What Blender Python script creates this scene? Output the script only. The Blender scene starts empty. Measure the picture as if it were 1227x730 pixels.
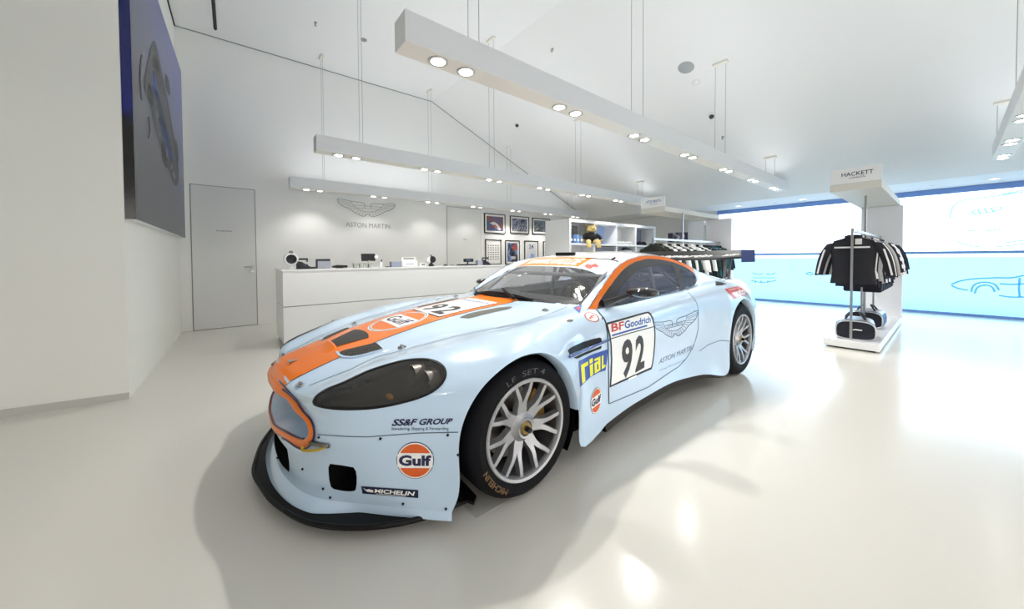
import bpy, bmesh, math, random
import numpy as np
from mathutils import Vector, Matrix
from mathutils.bvhtree import BVHTree
random.seed(7)
SC = bpy.context.scene
COL = SC.collection
PI = math.pi

# ------------------------------------------------------------------ camera
F_PX, V0, PITCH, ROLL, H = 423.2, 318.3, .0213, -.0067, 1.139
YAW, CX, CY = .892, -.5257, 2.398
SY_, CY_ = math.sin(YAW), math.cos(YAW)
CAM = np.array([-(CX*CY_-CY*SY_), -(CX*SY_+CY*CY_), H])
def ray(u, v):
    r2, z3 = (u-613.5)/F_PX, (V0-v)/F_PX
    R = r2*math.cos(ROLL)-z3*math.sin(ROLL); z2 = r2*math.sin(ROLL)+z3*math.cos(ROLL)
    F = math.cos(PITCH)+z2*math.sin(PITCH); Z = -math.sin(PITCH)+z2*math.cos(PITCH)
    return np.array([R*CY_-F*SY_, R*SY_+F*CY_, Z])
def on(u, v, axis, val):
    d = ray(u, v); return CAM+d*((val-CAM[axis])/d[axis])
def proj(P):
    P = np.asarray(P, float)-CAM
    R = P[..., 0]*CY_+P[..., 1]*SY_; F = -P[..., 0]*SY_+P[..., 1]*CY_; Z = P[..., 2]
    f2 = F*math.cos(PITCH)-Z*math.sin(PITCH); z2 = F*math.sin(PITCH)+Z*math.cos(PITCH)
    r2 = R*math.cos(ROLL)+z2*math.sin(ROLL); z3 = -R*math.sin(ROLL)+z2*math.cos(ROLL)
    return np.stack([613.5+F_PX*r2/f2, V0-F_PX*z3/f2], -1)
cam = bpy.data.cameras.new('camera'); camo = bpy.data.objects.new('camera', cam); COL.objects.link(camo)
cam.sensor_width = 36; cam.sensor_fit = 'HORIZONTAL'; cam.lens = F_PX/1227*36
cam.shift_y = (V0-365)/1227; cam.clip_start = .02; cam.clip_end = 200
e1 = Vector((CY_, SY_, 0)); e2 = Vector((-SY_, CY_, 0)); e3 = Vector((0, 0, 1))
fwd = e2*math.cos(PITCH)-e3*math.sin(PITCH)
up0 = e2*math.sin(PITCH)+e3*math.cos(PITCH)
rgt = e1*math.cos(ROLL)+up0*math.sin(ROLL); up = -e1*math.sin(ROLL)+up0*math.cos(ROLL)
M = Matrix((rgt, up, -fwd)).transposed().to_4x4(); M.translation = Vector(CAM)
camo.matrix_world = M
SC.camera = camo

# ------------------------------------------------------------------ materials
def srgb(*c):
    return tuple(((x/255)/12.92 if x/255 <= .04045 else ((x/255+.055)/1.055)**2.4) for x in c)
def mat(name, col, rough=.5, metal=0, spec=.5, coat=0, emit=None, es=1, trans=0, ior=1.45, alpha=1, noise=None, bump=0, bscale=200):
    m = bpy.data.materials.new(name); m.use_nodes = True
    nt = m.node_tree; b = nt.nodes['Principled BSDF']
    b.inputs['Base Color'].default_value = (*col, 1); b.inputs['Roughness'].default_value = rough
    b.inputs['Metallic'].default_value = metal; b.inputs['Specular IOR Level'].default_value = spec
    b.inputs['Coat Weight'].default_value = coat; b.inputs['Coat Roughness'].default_value = .03
    b.inputs['Transmission Weight'].default_value = trans; b.inputs['IOR'].default_value = ior
    b.inputs['Alpha'].default_value = alpha
    if emit: b.inputs['Emission Color'].default_value = (*emit, 1); b.inputs['Emission Strength'].default_value = es
    if noise or bump:
        tc = nt.nodes.new('ShaderNodeTexCoord'); nz = nt.nodes.new('ShaderNodeTexNoise')
        nz.inputs['Scale'].default_value = noise[0] if noise else bscale; nz.inputs['Detail'].default_value = 4
        nt.links.new(tc.outputs['Object'], nz.inputs['Vector'])
        if noise:
            mx = nt.nodes.new('ShaderNodeMix'); mx.data_type = 'RGBA'
            mx.inputs[6].default_value = (*[c*(1-noise[1]) for c in col], 1); mx.inputs[7].default_value = (*[min(1, c*(1+noise[1])) for c in col], 1)
            nt.links.new(nz.outputs['Fac'], mx.inputs[0]); nt.links.new(mx.outputs[2], b.inputs['Base Color'])
        if bump:
            bp = nt.nodes.new('ShaderNodeBump'); bp.inputs['Strength'].default_value = bump; bp.inputs['Distance'].default_value = .002
            nt.links.new(nz.outputs['Fac'], bp.inputs['Height']); nt.links.new(bp.outputs['Normal'], b.inputs['Normal'])
    return m
def glass(name, tint, refl=.08, rough=0.0, dust_sheen=None, df=.1):
    """thin pane: tinted transparent mixed with a glossy coat by fresnel"""
    m = bpy.data.materials.new(name); m.use_nodes = True; nt = m.node_tree; nt.nodes.clear()
    o = nt.nodes.new('ShaderNodeOutputMaterial'); t = nt.nodes.new('ShaderNodeBsdfTransparent'); g = nt.nodes.new('ShaderNodeBsdfGlossy')
    mx = nt.nodes.new('ShaderNodeMixShader'); lw = nt.nodes.new('ShaderNodeLayerWeight'); lw.inputs[0].default_value = .5
    pw = nt.nodes.new('ShaderNodeMath'); pw.operation = 'POWER'; pw.inputs[1].default_value = 5; fr = nt.nodes.new('ShaderNodeMath'); fr.operation = 'MULTIPLY_ADD'; fr.inputs[1].default_value = 1-refl; fr.inputs[2].default_value = refl
    nt.links.new(lw.outputs['Facing'], pw.inputs[0]); nt.links.new(pw.outputs[0], fr.inputs[0])
    t.inputs['Color'].default_value = (*tint, 1); g.inputs['Roughness'].default_value = rough
    nt.links.new(fr.outputs[0], mx.inputs[0]); nt.links.new(t.outputs[0], mx.inputs[1]); nt.links.new(g.outputs[0], mx.inputs[2])
    last = mx
    if dust_sheen:                                       # a thin film of dust / printed tint; painted bluish reflection on the side glass
        d = nt.nodes.new('ShaderNodeBsdfDiffuse'); d.inputs['Color'].default_value = (*dust_sheen, 1); m2 = nt.nodes.new('ShaderNodeMixShader'); m2.inputs[0].default_value = df
        nt.links.new(mx.outputs[0], m2.inputs[1]); nt.links.new(d.outputs[0], m2.inputs[2]); last = m2
    nt.links.new(last.outputs[0], o.inputs[0]); return m

M_ = {}
M_['paint'] = mat('powder_blue_paint', srgb(194, 217, 238), .22, coat=1)
M_['orange'] = mat('orange_paint', srgb(236, 118, 8), .3, coat=.35, spec=.3)
M_['navy'] = mat('navy_vinyl', srgb(24, 26, 72), .35, coat=.5)
M_['black'] = mat('black_plastic', (.006, .006, .007), .45, spec=.3)
M_['gloss_black'] = mat('gloss_black', (.006, .006, .007), .12, coat=1)
M_['carbon'] = mat('carbon_fibre', (.006, .006, .006), .48, spec=.22, coat=.0, noise=(300, .4))
M_['dark'] = mat('dark_void', (.004, .004, .005), .9, spec=.1)
M_['rubber'] = mat('tyre_rubber', (.006, .006, .0075), .6, spec=.16)
M_['rubber2'] = mat('tyre_rubber_side', (.018, .019, .022), .5, spec=.5)
M_['alloy'] = mat('silver_alloy', srgb(178, 179, 182), .34, metal=.8)
M_['steel'] = mat('steel', srgb(180, 182, 185), .25, metal=1)
M_['brass'] = mat('hub_brass', srgb(150, 130, 80), .35, metal=.8)
M_['brake'] = mat('brake_gold', srgb(160, 125, 70), .45, metal=.3)
M_['disc'] = mat('brake_disc', srgb(120, 115, 110), .4, metal=.7)
M_['white'] = mat('white_vinyl', srgb(246, 246, 244), .3, coat=.5)
M_['roof_lit'] = mat('lit_roof_white', srgb(245, 246, 246), .25, coat=1)  # near-white of the roof under the lamps, painted in
M_['decal_black'] = mat('black_vinyl', (.01, .01, .012), .4)
M_['num'] = mat('number_charcoal', srgb(58, 56, 58), .45)
M_['grey_line'] = mat('grey_line_vinyl', srgb(110, 120, 135), .5)
M_['seam'] = mat('panel_gap', srgb(95, 108, 122), .8, spec=.1)
M_['red'] = mat('red_vinyl', srgb(205, 60, 50), .35, coat=.5)
M_['blue'] = mat('blue_vinyl', srgb(35, 75, 165), .35, coat=.5)
M_['yellow'] = mat('yellow_vinyl', srgb(238, 238, 60), .35)
M_['gulfor'] = mat('roundel_orange', srgb(222, 95, 30), .35, coat=.3)
M_['bluelogo'] = mat('tyre_maker_blue', srgb(20, 25, 60), .4)
M_['windscreen'] = glass('windscreen_glass', (.86, .87, .88), .05, .03, dust_sheen=(.42, .43, .44), df=.09)
M_['sideglass'] = glass('side_window_glass', (.84, .87, .94), .10, dust_sheen=(.22, .25, .42), df=.17)  # bluish film stands for a reflection, put into the colour
M_['lens'] = glass('smoked_lens', (.50, .47, .44), .06, dust_sheen=(.10, .095, .09), df=.25)
M_['barrel'] = mat('rim_barrel', srgb(110, 110, 112), .4, metal=.6)
M_['lamp_housing'] = mat('lamp_housing', (.10, .095, .09), .35, metal=.4)
M_['interior'] = mat('interior_black', (.03, .03, .033), .7)
M_['cage'] = mat('cage_grey', srgb(120, 122, 128), .4)
M_['border'] = mat('window_border', (.02, .022, .028), .18, coat=.4)
M_['sill'] = mat('skirt_dark', (.03, .028, .027), .4)
M_['gold_txt'] = mat('gold_lettering', srgb(112, 86, 56), .6)
M_['chalk'] = mat('chalk', srgb(92, 94, 100), .8)
M_['amber'] = mat('amber_lens', srgb(230, 160, 30), .3, emit=srgb(230, 160, 30), es=.0)
M_['mesh'] = None
def mesh_material(name, base, sc=160, axis=(0, 0, 0)):
    m = mat(name, base, .5); nt = m.node_tree; b = nt.nodes['Principled BSDF']
    tc = nt.nodes.new('ShaderNodeTexCoord'); w = nt.nodes.new('ShaderNodeTexChecker'); w.inputs['Scale'].default_value = sc
    w.inputs['Color1'].default_value = (.004, .004, .004, 1); w.inputs['Color2'].default_value = (*base, 1)
    nt.links.new(tc.outputs['Object'], w.inputs['Vector']); nt.links.new(w.outputs[0], b.inputs['Base Color']); return m
M_['mesh'] = mesh_material('black_wire_mesh', (.075, .068, .060), 75)

# ------------------------------------------------------------------ object helpers
def tag(o, label=None, cat=None, group=None, kind=None):
    if label: o['label'] = label
    if cat: o['category'] = cat
    if group: o['group'] = group
    if kind: o['kind'] = kind
    return o
def empty(name, loc, label=None, cat=None, group=None, rz=0):
    o = bpy.data.objects.new(name, None); COL.objects.link(o); o.location = loc; o.rotation_euler = (0, 0, rz)
    o.empty_display_size = .1
    tag(o, label, cat, group); return o
def put(name, me, mats, parent=None, smooth=False, world=False):
    o = bpy.data.objects.new(name, me); COL.objects.link(o)
    if not isinstance(mats, (list, tuple)): mats = [mats]
    for m in mats: me.materials.append(m)
    if smooth:
        me.polygons.foreach_set('use_smooth', [True]*len(me.polygons))
    if parent:
        o.parent = parent
        if world:
            q = parent; T = Matrix.Identity(4)
            while q:
                T = Matrix.Translation(q.location) @ q.rotation_euler.to_matrix().to_4x4() @ T if q.parent is None else T
                q = q.parent
            o.matrix_parent_inverse = T.inverted()
            if parent.parent is not None: o.matrix_parent_inverse = Matrix.Identity(4)
    return o
def me_from(verts, faces, name='m', mi=None):
    me = bpy.data.meshes.new(name); me.from_pydata([tuple(map(float, v)) for v in verts], [], [tuple(int(i) for i in f) for f in faces])
    if mi is not None: me.polygons.foreach_set('material_index', mi)
    me.update(); return me
def sharp(me, ang=35):
    bm = bmesh.new(); bm.from_mesh(me)
    for e in bm.edges:
        e.smooth = not (len(e.link_faces) == 2 and e.calc_face_angle(0) > math.radians(ang))
    bm.to_mesh(me); bm.free()
class MB:
    """collects primitives into one mesh"""
    def __init__(s): s.v = []; s.f = []; s.m = []
    def add(s, v, f, mi=0):
        n = len(s.v); s.v += [tuple(map(float, p)) for p in v]; s.f += [tuple(int(i)+n for i in q) for q in f]; s.m += [mi]*len(f); return s
    def box(s, x0, x1, y0, y1, z0, z1, mi=0, bev=0, M=None):
        if bev:
            bm = bmesh.new(); bmesh.ops.create_cube(bm, size=1)
            bmesh.ops.scale(bm, vec=(abs(x1-x0), abs(y1-y0), abs(z1-z0)), verts=bm.verts)
            bmesh.ops.bevel(bm, geom=bm.edges[:], offset=bev, segments=2, affect='EDGES', profile=.5)
            bmesh.ops.translate(bm, vec=((x0+x1)/2, (y0+y1)/2, (z0+z1)/2), verts=bm.verts)
            v = [p.co.copy() for p in bm.verts]; f = [[q.index for q in g.verts] for g in bm.faces]; bm.free()
        else:
            v = [Vector((x, y, z)) for x in (x0, x1) for y in (y0, y1) for z in (z0, z1)]
            f = [(0, 1, 3, 2), (4, 6, 7, 5), (0, 4, 5, 1), (2, 3, 7, 6), (0, 2, 6, 4), (1, 5, 7, 3)]
        if M is not None: v = [M @ Vector(p) for p in v]
        return s.add(v, f, mi)
    def tube(s, pts, r, n=8, mi=0, cap=True, closed=False):
        pts = [Vector(p) for p in pts]; k = len(pts); rr = r if isinstance(r, (list, tuple)) else [r]*k
        V = []; prev = None
        for i, p in enumerate(pts):
            if closed: t = (pts[(i+1) % k]-pts[i-1]).normalized()
            else: t = (pts[min(i+1, k-1)]-pts[max(i-1, 0)]).normalized()
            if prev is None:
                a = Vector((0, 0, 1)) if abs(t.z) < .9 else Vector((1, 0, 0)); nrm = t.cross(a).normalized()
            else:
                nrm = (prev-t*prev.dot(t)); nrm = nrm.normalized() if nrm.length > 1e-6 else t.orthogonal().normalized()
            prev = nrm; b = t.cross(nrm)
            for j in range(n):
                a = 2*PI*j/n; V.append(p+(nrm*math.cos(a)+b*math.sin(a))*rr[i])
        Fc = []
        for i in range(k if closed else k-1):
            for j in range(n):
                a = i*n+j; b2 = i*n+(j+1) % n; c = ((i+1) % k)*n+(j+1) % n; d = ((i+1) % k)*n+j
                Fc.append((a, b2, c, d))
        if cap and not closed: Fc += [tuple(range(n-1, -1, -1)), tuple((k-1)*n+j for j in range(n))]
        return s.add(V, Fc, mi)
    def lathe(s, prof, n=32, axis='Z', c=(0, 0, 0), mi=0, closed=False, a0=0):
        V = []; k = len(prof)
        for (r, h) in prof:
            for j in range(n):
                a = 2*PI*j/n+a0; x, y = r*math.cos(a), r*math.sin(a)
                p = (x, y, h) if axis == 'Z' else ((h, x, y) if axis == 'X' else (x, h, y))
                V.append((p[0]+c[0], p[1]+c[1], p[2]+c[2]))
        Fc = []
        for i in range(k if closed else k-1):
            for j in range(n):
                Fc.append((i*n+j, i*n+(j+1) % n, ((i+1) % k)*n+(j+1) % n, ((i+1) % k)*n+j))
        return s.add(V, Fc, mi)
    def disc(s, c, r, n=24, axis='Z', mi=0):
        V = []
        for j in range(n):
            a = 2*PI*j/n; x, y = r*math.cos(a), r*math.sin(a)
            p = (x, y, 0) if axis == 'Z' else ((0, x, y) if axis == 'X' else (x, 0, y)); V.append((p[0]+c[0], p[1]+c[1], p[2]+c[2]))
        return s.add(V, [tuple(range(n))], mi)
    def sphere(s, c, r, n=16, m=10, mi=0, sc=(1, 1, 1)):
        V = []; 
        for i in range(m+1):
            a = PI*i/m
            for j in range(n):
                b = 2*PI*j/n; V.append((c[0]+r*sc[0]*math.sin(a)*math.cos(b), c[1]+r*sc[1]*math.sin(a)*math.sin(b), c[2]+r*sc[2]*math.cos(a)))
        return s.add(V, [(i*n+j, (i+1)*n+j, (i+1)*n+(j+1) % n, i*n+(j+1) % n) for i in range(m) for j in range(n)], mi)
    def prism(s, poly, h0, h1, plane='XY', mi=0):
        """poly 2-D extruded between h0 and h1 along the third axis"""
        def P(a, b, h): return {'XY': (a, b, h), 'YZ': (h, a, b), 'XZ': (a, h, b)}[plane]
        n = len(poly); V = [P(a, b, h0) for a, b in poly]+[P(a, b, h1) for a, b in poly]
        return s.add(V, [tuple(range(n))[::-1], tuple(range(n, 2*n))]+[(i, (i+1) % n, n+(i+1) % n, n+i) for i in range(n)], mi)
    def mesh(s, weld=True, bev=0, ang=None):
        me = me_from(s.v, s.f, mi=s.m)
        bm = bmesh.new(); bm.from_mesh(me)
        if weld: bmesh.ops.remove_doubles(bm, verts=bm.verts, dist=1e-5)
        bmesh.ops.recalc_face_normals(bm, faces=bm.faces)
        bm.to_mesh(me); bm.free(); return me
    def put(s, name, mats, parent=None, smooth=False, world=False, weld=True, ang=35):
        me = s.mesh(weld)
        if smooth: sharp(me, ang)
        return put(name, me, mats, parent, smooth, world)
def copy_tree(o, parent=None):
    c = o.copy(); COL.objects.link(c); c.parent = parent
    for ch in list(KIDS(o)): copy_tree(ch, c)
    return c
def KIDS(o): return [x for x in bpy.data.objects if x.parent == o]

# ------------------------------------------------------------------ splines / lofts
def spline(P, per, knots=None):
    """natural cubic through P, per samples between consecutive points (list or int); returns samples incl. ends"""
    P = np.asarray(P, float); n = len(P)
    d = np.linalg.norm(np.diff(P, axis=0), axis=1)**.6; d[d < 1e-4] = 1e-4
    t = np.concatenate([[0], np.cumsum(d)])
    h = np.diff(t); A = np.zeros((n, n)); B = np.zeros_like(P); A[0, 0] = A[-1, -1] = 1
    for i in range(1, n-1):
        A[i, i-1] = h[i-1]; A[i, i] = 2*(h[i-1]+h[i]); A[i, i+1] = h[i]
        B[i] = 6*((P[i+1]-P[i])/h[i]-(P[i]-P[i-1])/h[i-1])
    Mm = np.linalg.solve(A, B)
    out = []
    if isinstance(per, int): per = [per]*(n-1)
    for i in range(n-1):
        for k in range(per[i]):
            s = t[i]+h[i]*k/per[i]; a = t[i+1]-s; b = s-t[i]
            out.append(Mm[i]*a**3/(6*h[i])+Mm[i+1]*b**3/(6*h[i])+(P[i]/h[i]-Mm[i]*h[i]/6)*a+(P[i+1]/h[i]-Mm[i+1]*h[i]/6)*b)
    out.append(P[-1]); return np.array(out)
def loft(rows, nu, nv):
    """rows: list of equal-length point lists -> grid of samples"""
    R = [spline(r, nu) for r in rows]; R = np.array(R)             # rows x cols x 3
    C = [spline(R[:, j], nv) for j in range(R.shape[1])]
    return np.array(C).transpose(1, 0, 2)
def grid_mesh(G, flip=False):
    a, b = G.shape[:2]; V = G.reshape(-1, 3)
    Fc = [(i*b+j, i*b+j+1, (i+1)*b+j+1, (i+1)*b+j) for i in range(a-1) for j in range(b-1)]
    if flip: Fc = [f[::-1] for f in Fc]
    return V, Fc
def resample(P, n):
    P = np.asarray(P, float); d = np.concatenate([[0], np.cumsum(np.linalg.norm(np.diff(P, axis=0), axis=1))])
    s = np.linspace(0, d[-1], n); return np.stack([np.interp(s, d, P[:, k]) for k in range(P.shape[1])], -1)
def in_poly(p, poly):
    x, y = p[:, 0], p[:, 1]; c = np.zeros(len(p), bool); n = len(poly)
    for i in range(n):
        x1, y1 = poly[i]; x2, y2 = poly[(i+1) % n]
        cond = ((y1 > y) != (y2 > y)); xi = (x2-x1)*(y-y1)/((y2-y1) if y2 != y1 else 1e-9)+x1
        c ^= cond & (x < xi)
    return c
def nearest_on_poly(p, poly, closed=True):
    best = None; bd = 1e18; n = len(poly)
    for i in range(n if closed else n-1):
        a = poly[i]; b = poly[(i+1) % n]; ab = b-a; t = np.clip(np.dot(p-a, ab)/max(np.dot(ab, ab), 1e-12), 0, 1); q = a+ab*t
        d = np.sum((p-q)**2)
        if d < bd: bd = d; best = q
    return best
def largest(V, Fc):
    par = {}
    def find(a):
        while par.setdefault(a, a) != a: par[a] = par[par[a]]; a = par[a]
        return a
    key = {}; K = lambda i: tuple(np.round(V[i], 4))
    for f in Fc:
        r = find(K(f[0]))
        for i in f[1:]: par[find(K(i))] = r
    from collections import Counter
    cnt = Counter(find(K(f[0])) for f in Fc); b = cnt.most_common(1)[0][0]
    return [f for f in Fc if find(K(f[0])) == b]
class Surf:
    """triangle/quad soup that parts are carved out of"""
    def __init__(s, V, Fc): s.V = np.array(V, float); s.F = [tuple(f) for f in Fc]; s.bvh = BVHTree.FromPolygons([Vector(v) for v in s.V], s.F)
    def carve(s, poly, pfun, lift, filt=None):
        """split faces inside poly (2-D by pfun) off; returns (V,F) of the inside; s keeps the outside; the seam is snapped to poly"""
        poly = np.asarray(poly, float); P2 = pfun(s.V)
        cen = np.array([np.mean(P2[list(f)], axis=0) for f in s.F]); ins = in_poly(cen, poly)
        if filt is not None:
            c3 = np.array([np.mean(s.V[list(f)], axis=0) for f in s.F]); ins &= filt(c3)
        vin = set(); vout = set()
        for f, i in zip(s.F, ins): (vin if i else vout).update(f)
        for k in vin & vout:
            q = nearest_on_poly(P2[k], poly)
            w = lift(q, s.V[k])
            if w is not None and np.linalg.norm(w-s.V[k]) < .06: s.V[k] = w
        Fi = [f for f, i in zip(s.F, ins) if i]; s.F = [f for f, i in zip(s.F, ins) if not i]
        return s.V.copy(), Fi
def compact(V, Fc):
    used = sorted({i for f in Fc for i in f}); mp = {k: i for i, k in enumerate(used)}
    return np.array([V[k] for k in used]).reshape(-1, 3), [tuple(mp[i] for i in f) for f in Fc]
def mirror(V, Fc):
    V = np.array(V, float); n = len(V); W = V*np.array([-1, 1, 1])
    return np.concatenate([V, W]), list(Fc)+[tuple(i+n for i in f[::-1]) for f in Fc]
def surf_obj(name, V, Fc, m, parent, both=True, thick=0, weld=1e-4, split=False):
    V, Fc = compact(np.asarray(V), Fc)
    if both == 'two':
        surf_obj(name, V*np.array([-1, 1, 1]), [f[::-1] for f in Fc], m, parent, both=False); both = False
    if both: V, Fc = mirror(V, Fc)
    me = me_from(V, Fc); bm = bmesh.new(); bm.from_mesh(me)
    bmesh.ops.remove_doubles(bm, verts=bm.verts, dist=weld)
    bmesh.ops.recalc_face_normals(bm, faces=bm.faces)
    bm.to_mesh(me); bm.free(); 
    return put(name, me, m, parent, smooth=True, world=True)
def homog(src, dst):
    A = []
    for (x, y), (u, v) in zip(src, dst):
        A.append([x, y, 1, 0, 0, 0, -u*x, -u*y, -u]); A.append([0, 0, 0, x, y, 1, -v*x, -v*y, -v])
    Hm = np.linalg.svd(np.array(A, float))[2][-1].reshape(3, 3); return Hm
def happly(Hm, P):
    P = np.asarray(P, float); Q = np.c_[P[:, :2], np.ones(len(P))] @ Hm.T; return Q[:, :2]/Q[:, 2:]
# ------------------------------------------------------------------ flat 2-D shapes and text, later laid on surfaces
def text_mesh(s, bold=.0, shear=0, sx=1, spacing=1):
    cu = bpy.data.curves.new('t', 'FONT'); cu.body = s; cu.size = 1; cu.offset = bold; cu.shear = shear; cu.space_character = spacing
    cu.resolution_u = 3
    o = bpy.data.objects.new('t', cu); COL.objects.link(o)
    dg = bpy.context.evaluated_depsgraph_get(); dg.update()
    me = bpy.data.meshes.new_from_object(o.evaluated_get(dg)); bpy.data.objects.remove(o)
    V = np.array([v.co[:] for v in me.vertices]); Fc = [tuple(p.vertices) for p in me.polygons]
    V[:, 0] *= sx
    bpy.data.meshes.remove(me); bpy.data.curves.remove(cu); return V[:, :2], Fc
def fit(V, x0, y0, x1, y1):
    a = V.min(0); b = V.max(0); return (V-a)/(b-a)*np.array([x1-x0, y1-y0])+np.array([x0, y0])
def poly2(pts): return np.array(pts, float), [tuple(range(len(pts)))]
def ell(cx, cy, rx, ry, a0=0, a1=2*PI, n=32): return [(cx+rx*math.cos(a0+(a1-a0)*i/n), cy+ry*math.sin(a0+(a1-a0)*i/n)) for i in range(n+1 if a1-a0 < 2*PI-1e-6 else n)]
def ring2(out, inn):
    n = len(out); V = list(out)+list(inn); return np.array(V, float), [(i, (i+1) % n, n+(i+1) % n, n+i) for i in range(n)]
def rrect(x0, y0, x1, y1, r, n=5):
    P = []
    for (cx, cy, a) in ((x1-r, y1-r, 0), (x0+r, y1-r, PI/2), (x0+r, y0+r, PI), (x1-r, y0+r, 1.5*PI)):
        P += [(cx+r*math.cos(a+PI/2*i/n), cy+r*math.sin(a+PI/2*i/n)) for i in range(n+1)]
    return P
def line2(pts, w):
    P = np.array(pts, float); V = []; 
    for i in range(len(P)):
        t = P[min(i+1, len(P)-1)]-P[max(i-1, 0)]; t = t/np.linalg.norm(t); nn = np.array([-t[1], t[0]])*w/2; V += [P[i]+nn, P[i]-nn]
    return np.array(V), [(2*i, 2*i+1, 2*i+3, 2*i+2) for i in range(len(P)-1)]
def join2(*vf):
    V = []; Fc = []
    for v, f in vf:
        n = len(V); V += [tuple(p) for p in v]; Fc += [tuple(i+n for i in q) for q in f]
    return np.array(V), Fc
def subdiv2(V, Fc, step):
    bm = bmesh.new(); vs = [bm.verts.new((x, y, 0)) for x, y in V]
    for f in Fc:
        try: bm.faces.new([vs[i] for i in f])
        except ValueError: pass
    bmesh.ops.triangulate(bm, faces=[f for f in bm.faces if len(f.verts) > 4])
    a = V.min(0); b = V.max(0)
    for ax in (0, 1):
        k = math.floor(a[ax]/step)+1
        while k*step < b[ax]:
            co = [0, 0, 0]; co[ax] = k*step; no = [0, 0, 0]; no[ax] = 1
            bmesh.ops.bisect_plane(bm, geom=bm.verts[:]+bm.edges[:]+bm.faces[:], plane_co=co, plane_no=no, dist=1e-5); k += 1
    bm.verts.index_update()
    V2 = np.array([v.co[:2] for v in bm.verts]); F2 = [tuple(v.index for v in f.verts) for f in bm.faces]; bm.free(); return V2, F2
# ================================================================== THE RACING CAR
car = empty('racing_car', (0, 1.37, 0), 'pale blue and orange racing coupe number 92 parked in the middle of the white floor', 'car')

def wside(Y, z):
    return .775-.5*(z-.82)-(.06*((1.3-Y)/.6)**2 if Y < 1.3 else 0)-(.05*((Y-1.9)/.6)**2 if Y > 1.9 else 0)
def side(u, v):
    X = .7
    for i in range(40):
        p = on(u, v, 0, X); X = .5*X+.5*wside(p[1], p[2])
    return p
def sides(L): return np.array([side(u, v) for u, v in L])
def zz(L, **k): return [tuple(p) for p in L]

# ---- front clip: rows run from the centre line out to the wheel-arch lip, front bottom first
FR = [
 [(0,-.915,.10),(.13,-.91,.10),(.26,-.89,.10),(.40,-.85,.10),(.52,-.78,.10),(.62,-.69,.10),(.72,-.60,.10),(.80,-.525,.10),(.87,-.46,.10),(.93,-.40,.10)],
 [(0,-.925,.24),(.13,-.92,.24),(.26,-.90,.24),(.40,-.86,.24),(.53,-.80,.235),(.64,-.71,.23),(.74,-.62,.225),(.82,-.53,.22),(.90,-.45,.21),(.968,-.387,.20)],
 [(0,-.932,.36),(.13,-.928,.36),(.27,-.905,.355),(.41,-.862,.35),(.555,-.81,.35),(.665,-.73,.35),(.755,-.64,.35),(.835,-.54,.35),(.91,-.455,.352),(.98,-.394,.355)],
 [(0,-.935,.46),(.14,-.93,.46),(.26,-.912,.455),(.385,-.875,.45),(.53,-.835,.443),(.665,-.76,.438),(.765,-.655,.438),(.845,-.55,.44),(.92,-.455,.442),(.98,-.384,.444)],
 [(0,-.932,.525),(.13,-.925,.525),(.25,-.905,.522),(.355,-.875,.51),(.48,-.845,.50),(.635,-.785,.505),(.76,-.67,.51),(.85,-.54,.515),(.925,-.43,.518),(.98,-.352,.517)],
 [(0,-.905,.562),(.12,-.90,.56),(.25,-.888,.552),(.35,-.868,.54),(.46,-.85,.545),(.61,-.81,.565),(.76,-.65,.578),(.865,-.475,.588),(.935,-.36,.595),(.98,-.284,.594)],
 [(0,-.83,.592),(.13,-.825,.59),(.25,-.82,.585),(.345,-.80,.572),(.44,-.765,.583),(.59,-.69,.625),(.735,-.54,.648),(.855,-.36,.656),(.935,-.25,.655),(.98,-.189,.651)],
 [(0,-.68,.643),(.13,-.675,.641),(.25,-.67,.635),(.36,-.65,.624),(.45,-.61,.635),(.59,-.52,.677),(.73,-.36,.702),(.855,-.20,.708),(.94,-.12,.700),(.98,-.085,.687)],
 [(0,-.48,.698),(.13,-.475,.696),(.25,-.47,.69),(.38,-.45,.678),(.48,-.41,.682),(.61,-.32,.708),(.74,-.18,.734),(.855,-.06,.738),(.94,0,.717),(.98,.012,.693)],
 [(0,-.25,.748),(.13,-.245,.747),(.25,-.24,.741),(.40,-.22,.722),(.52,-.18,.72),(.63,-.10,.738),(.75,0,.757),(.86,.06,.752),(.94,.085,.717),(.98,.087,.68)],
 [(0,0,.786),(.13,0,.785),(.25,0,.779),(.42,.02,.760),(.56,.05,.748),(.66,.10,.757),(.76,.14,.770),(.865,.17,.75),(.94,.17,.695),(.98,.165,.64)],
 [(0,.2,.808),(.13,.2,.807),(.25,.2,.801),(.44,.22,.784),(.60,.24,.771),(.69,.26,.775),(.775,.27,.776),(.875,.265,.738),(.94,.255,.655),(.98,.248,.56)],
 [(0,.36,.822),(.13,.36,.821),(.25,.37,.816),(.45,.38,.802),(.63,.39,.786),(.71,.39,.786),(.785,.37,.778),(.87,.35,.722),(.935,.32,.605),(.98,.30,.454)],
 [(0,.45,.830),(.13,.455,.829),(.25,.47,.825),(.45,.52,.815),(.65,.55,.800),(.725,.53,.795),(.79,.50,.778),(.86,.45,.70),(.92,.40,.52),(.975,.338,.299)],
 [(0,.485,.835),(.13,.49,.834),(.25,.51,.831),(.45,.60,.826),(.66,.665,.812),(.735,.63,.80),(.795,.58,.775),(.855,.52,.68),(.905,.46,.45),(.960,.37,.12)],
 [(0,.50,.836),(.13,.505,.835),(.25,.53,.832),(.46,.635,.830),(.66,.725,.822),(.742,.798,.800),(.80,.76,.775),(.862,.70,.68),(.90,.675,.42),(.915,.66,.139)],
]
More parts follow.
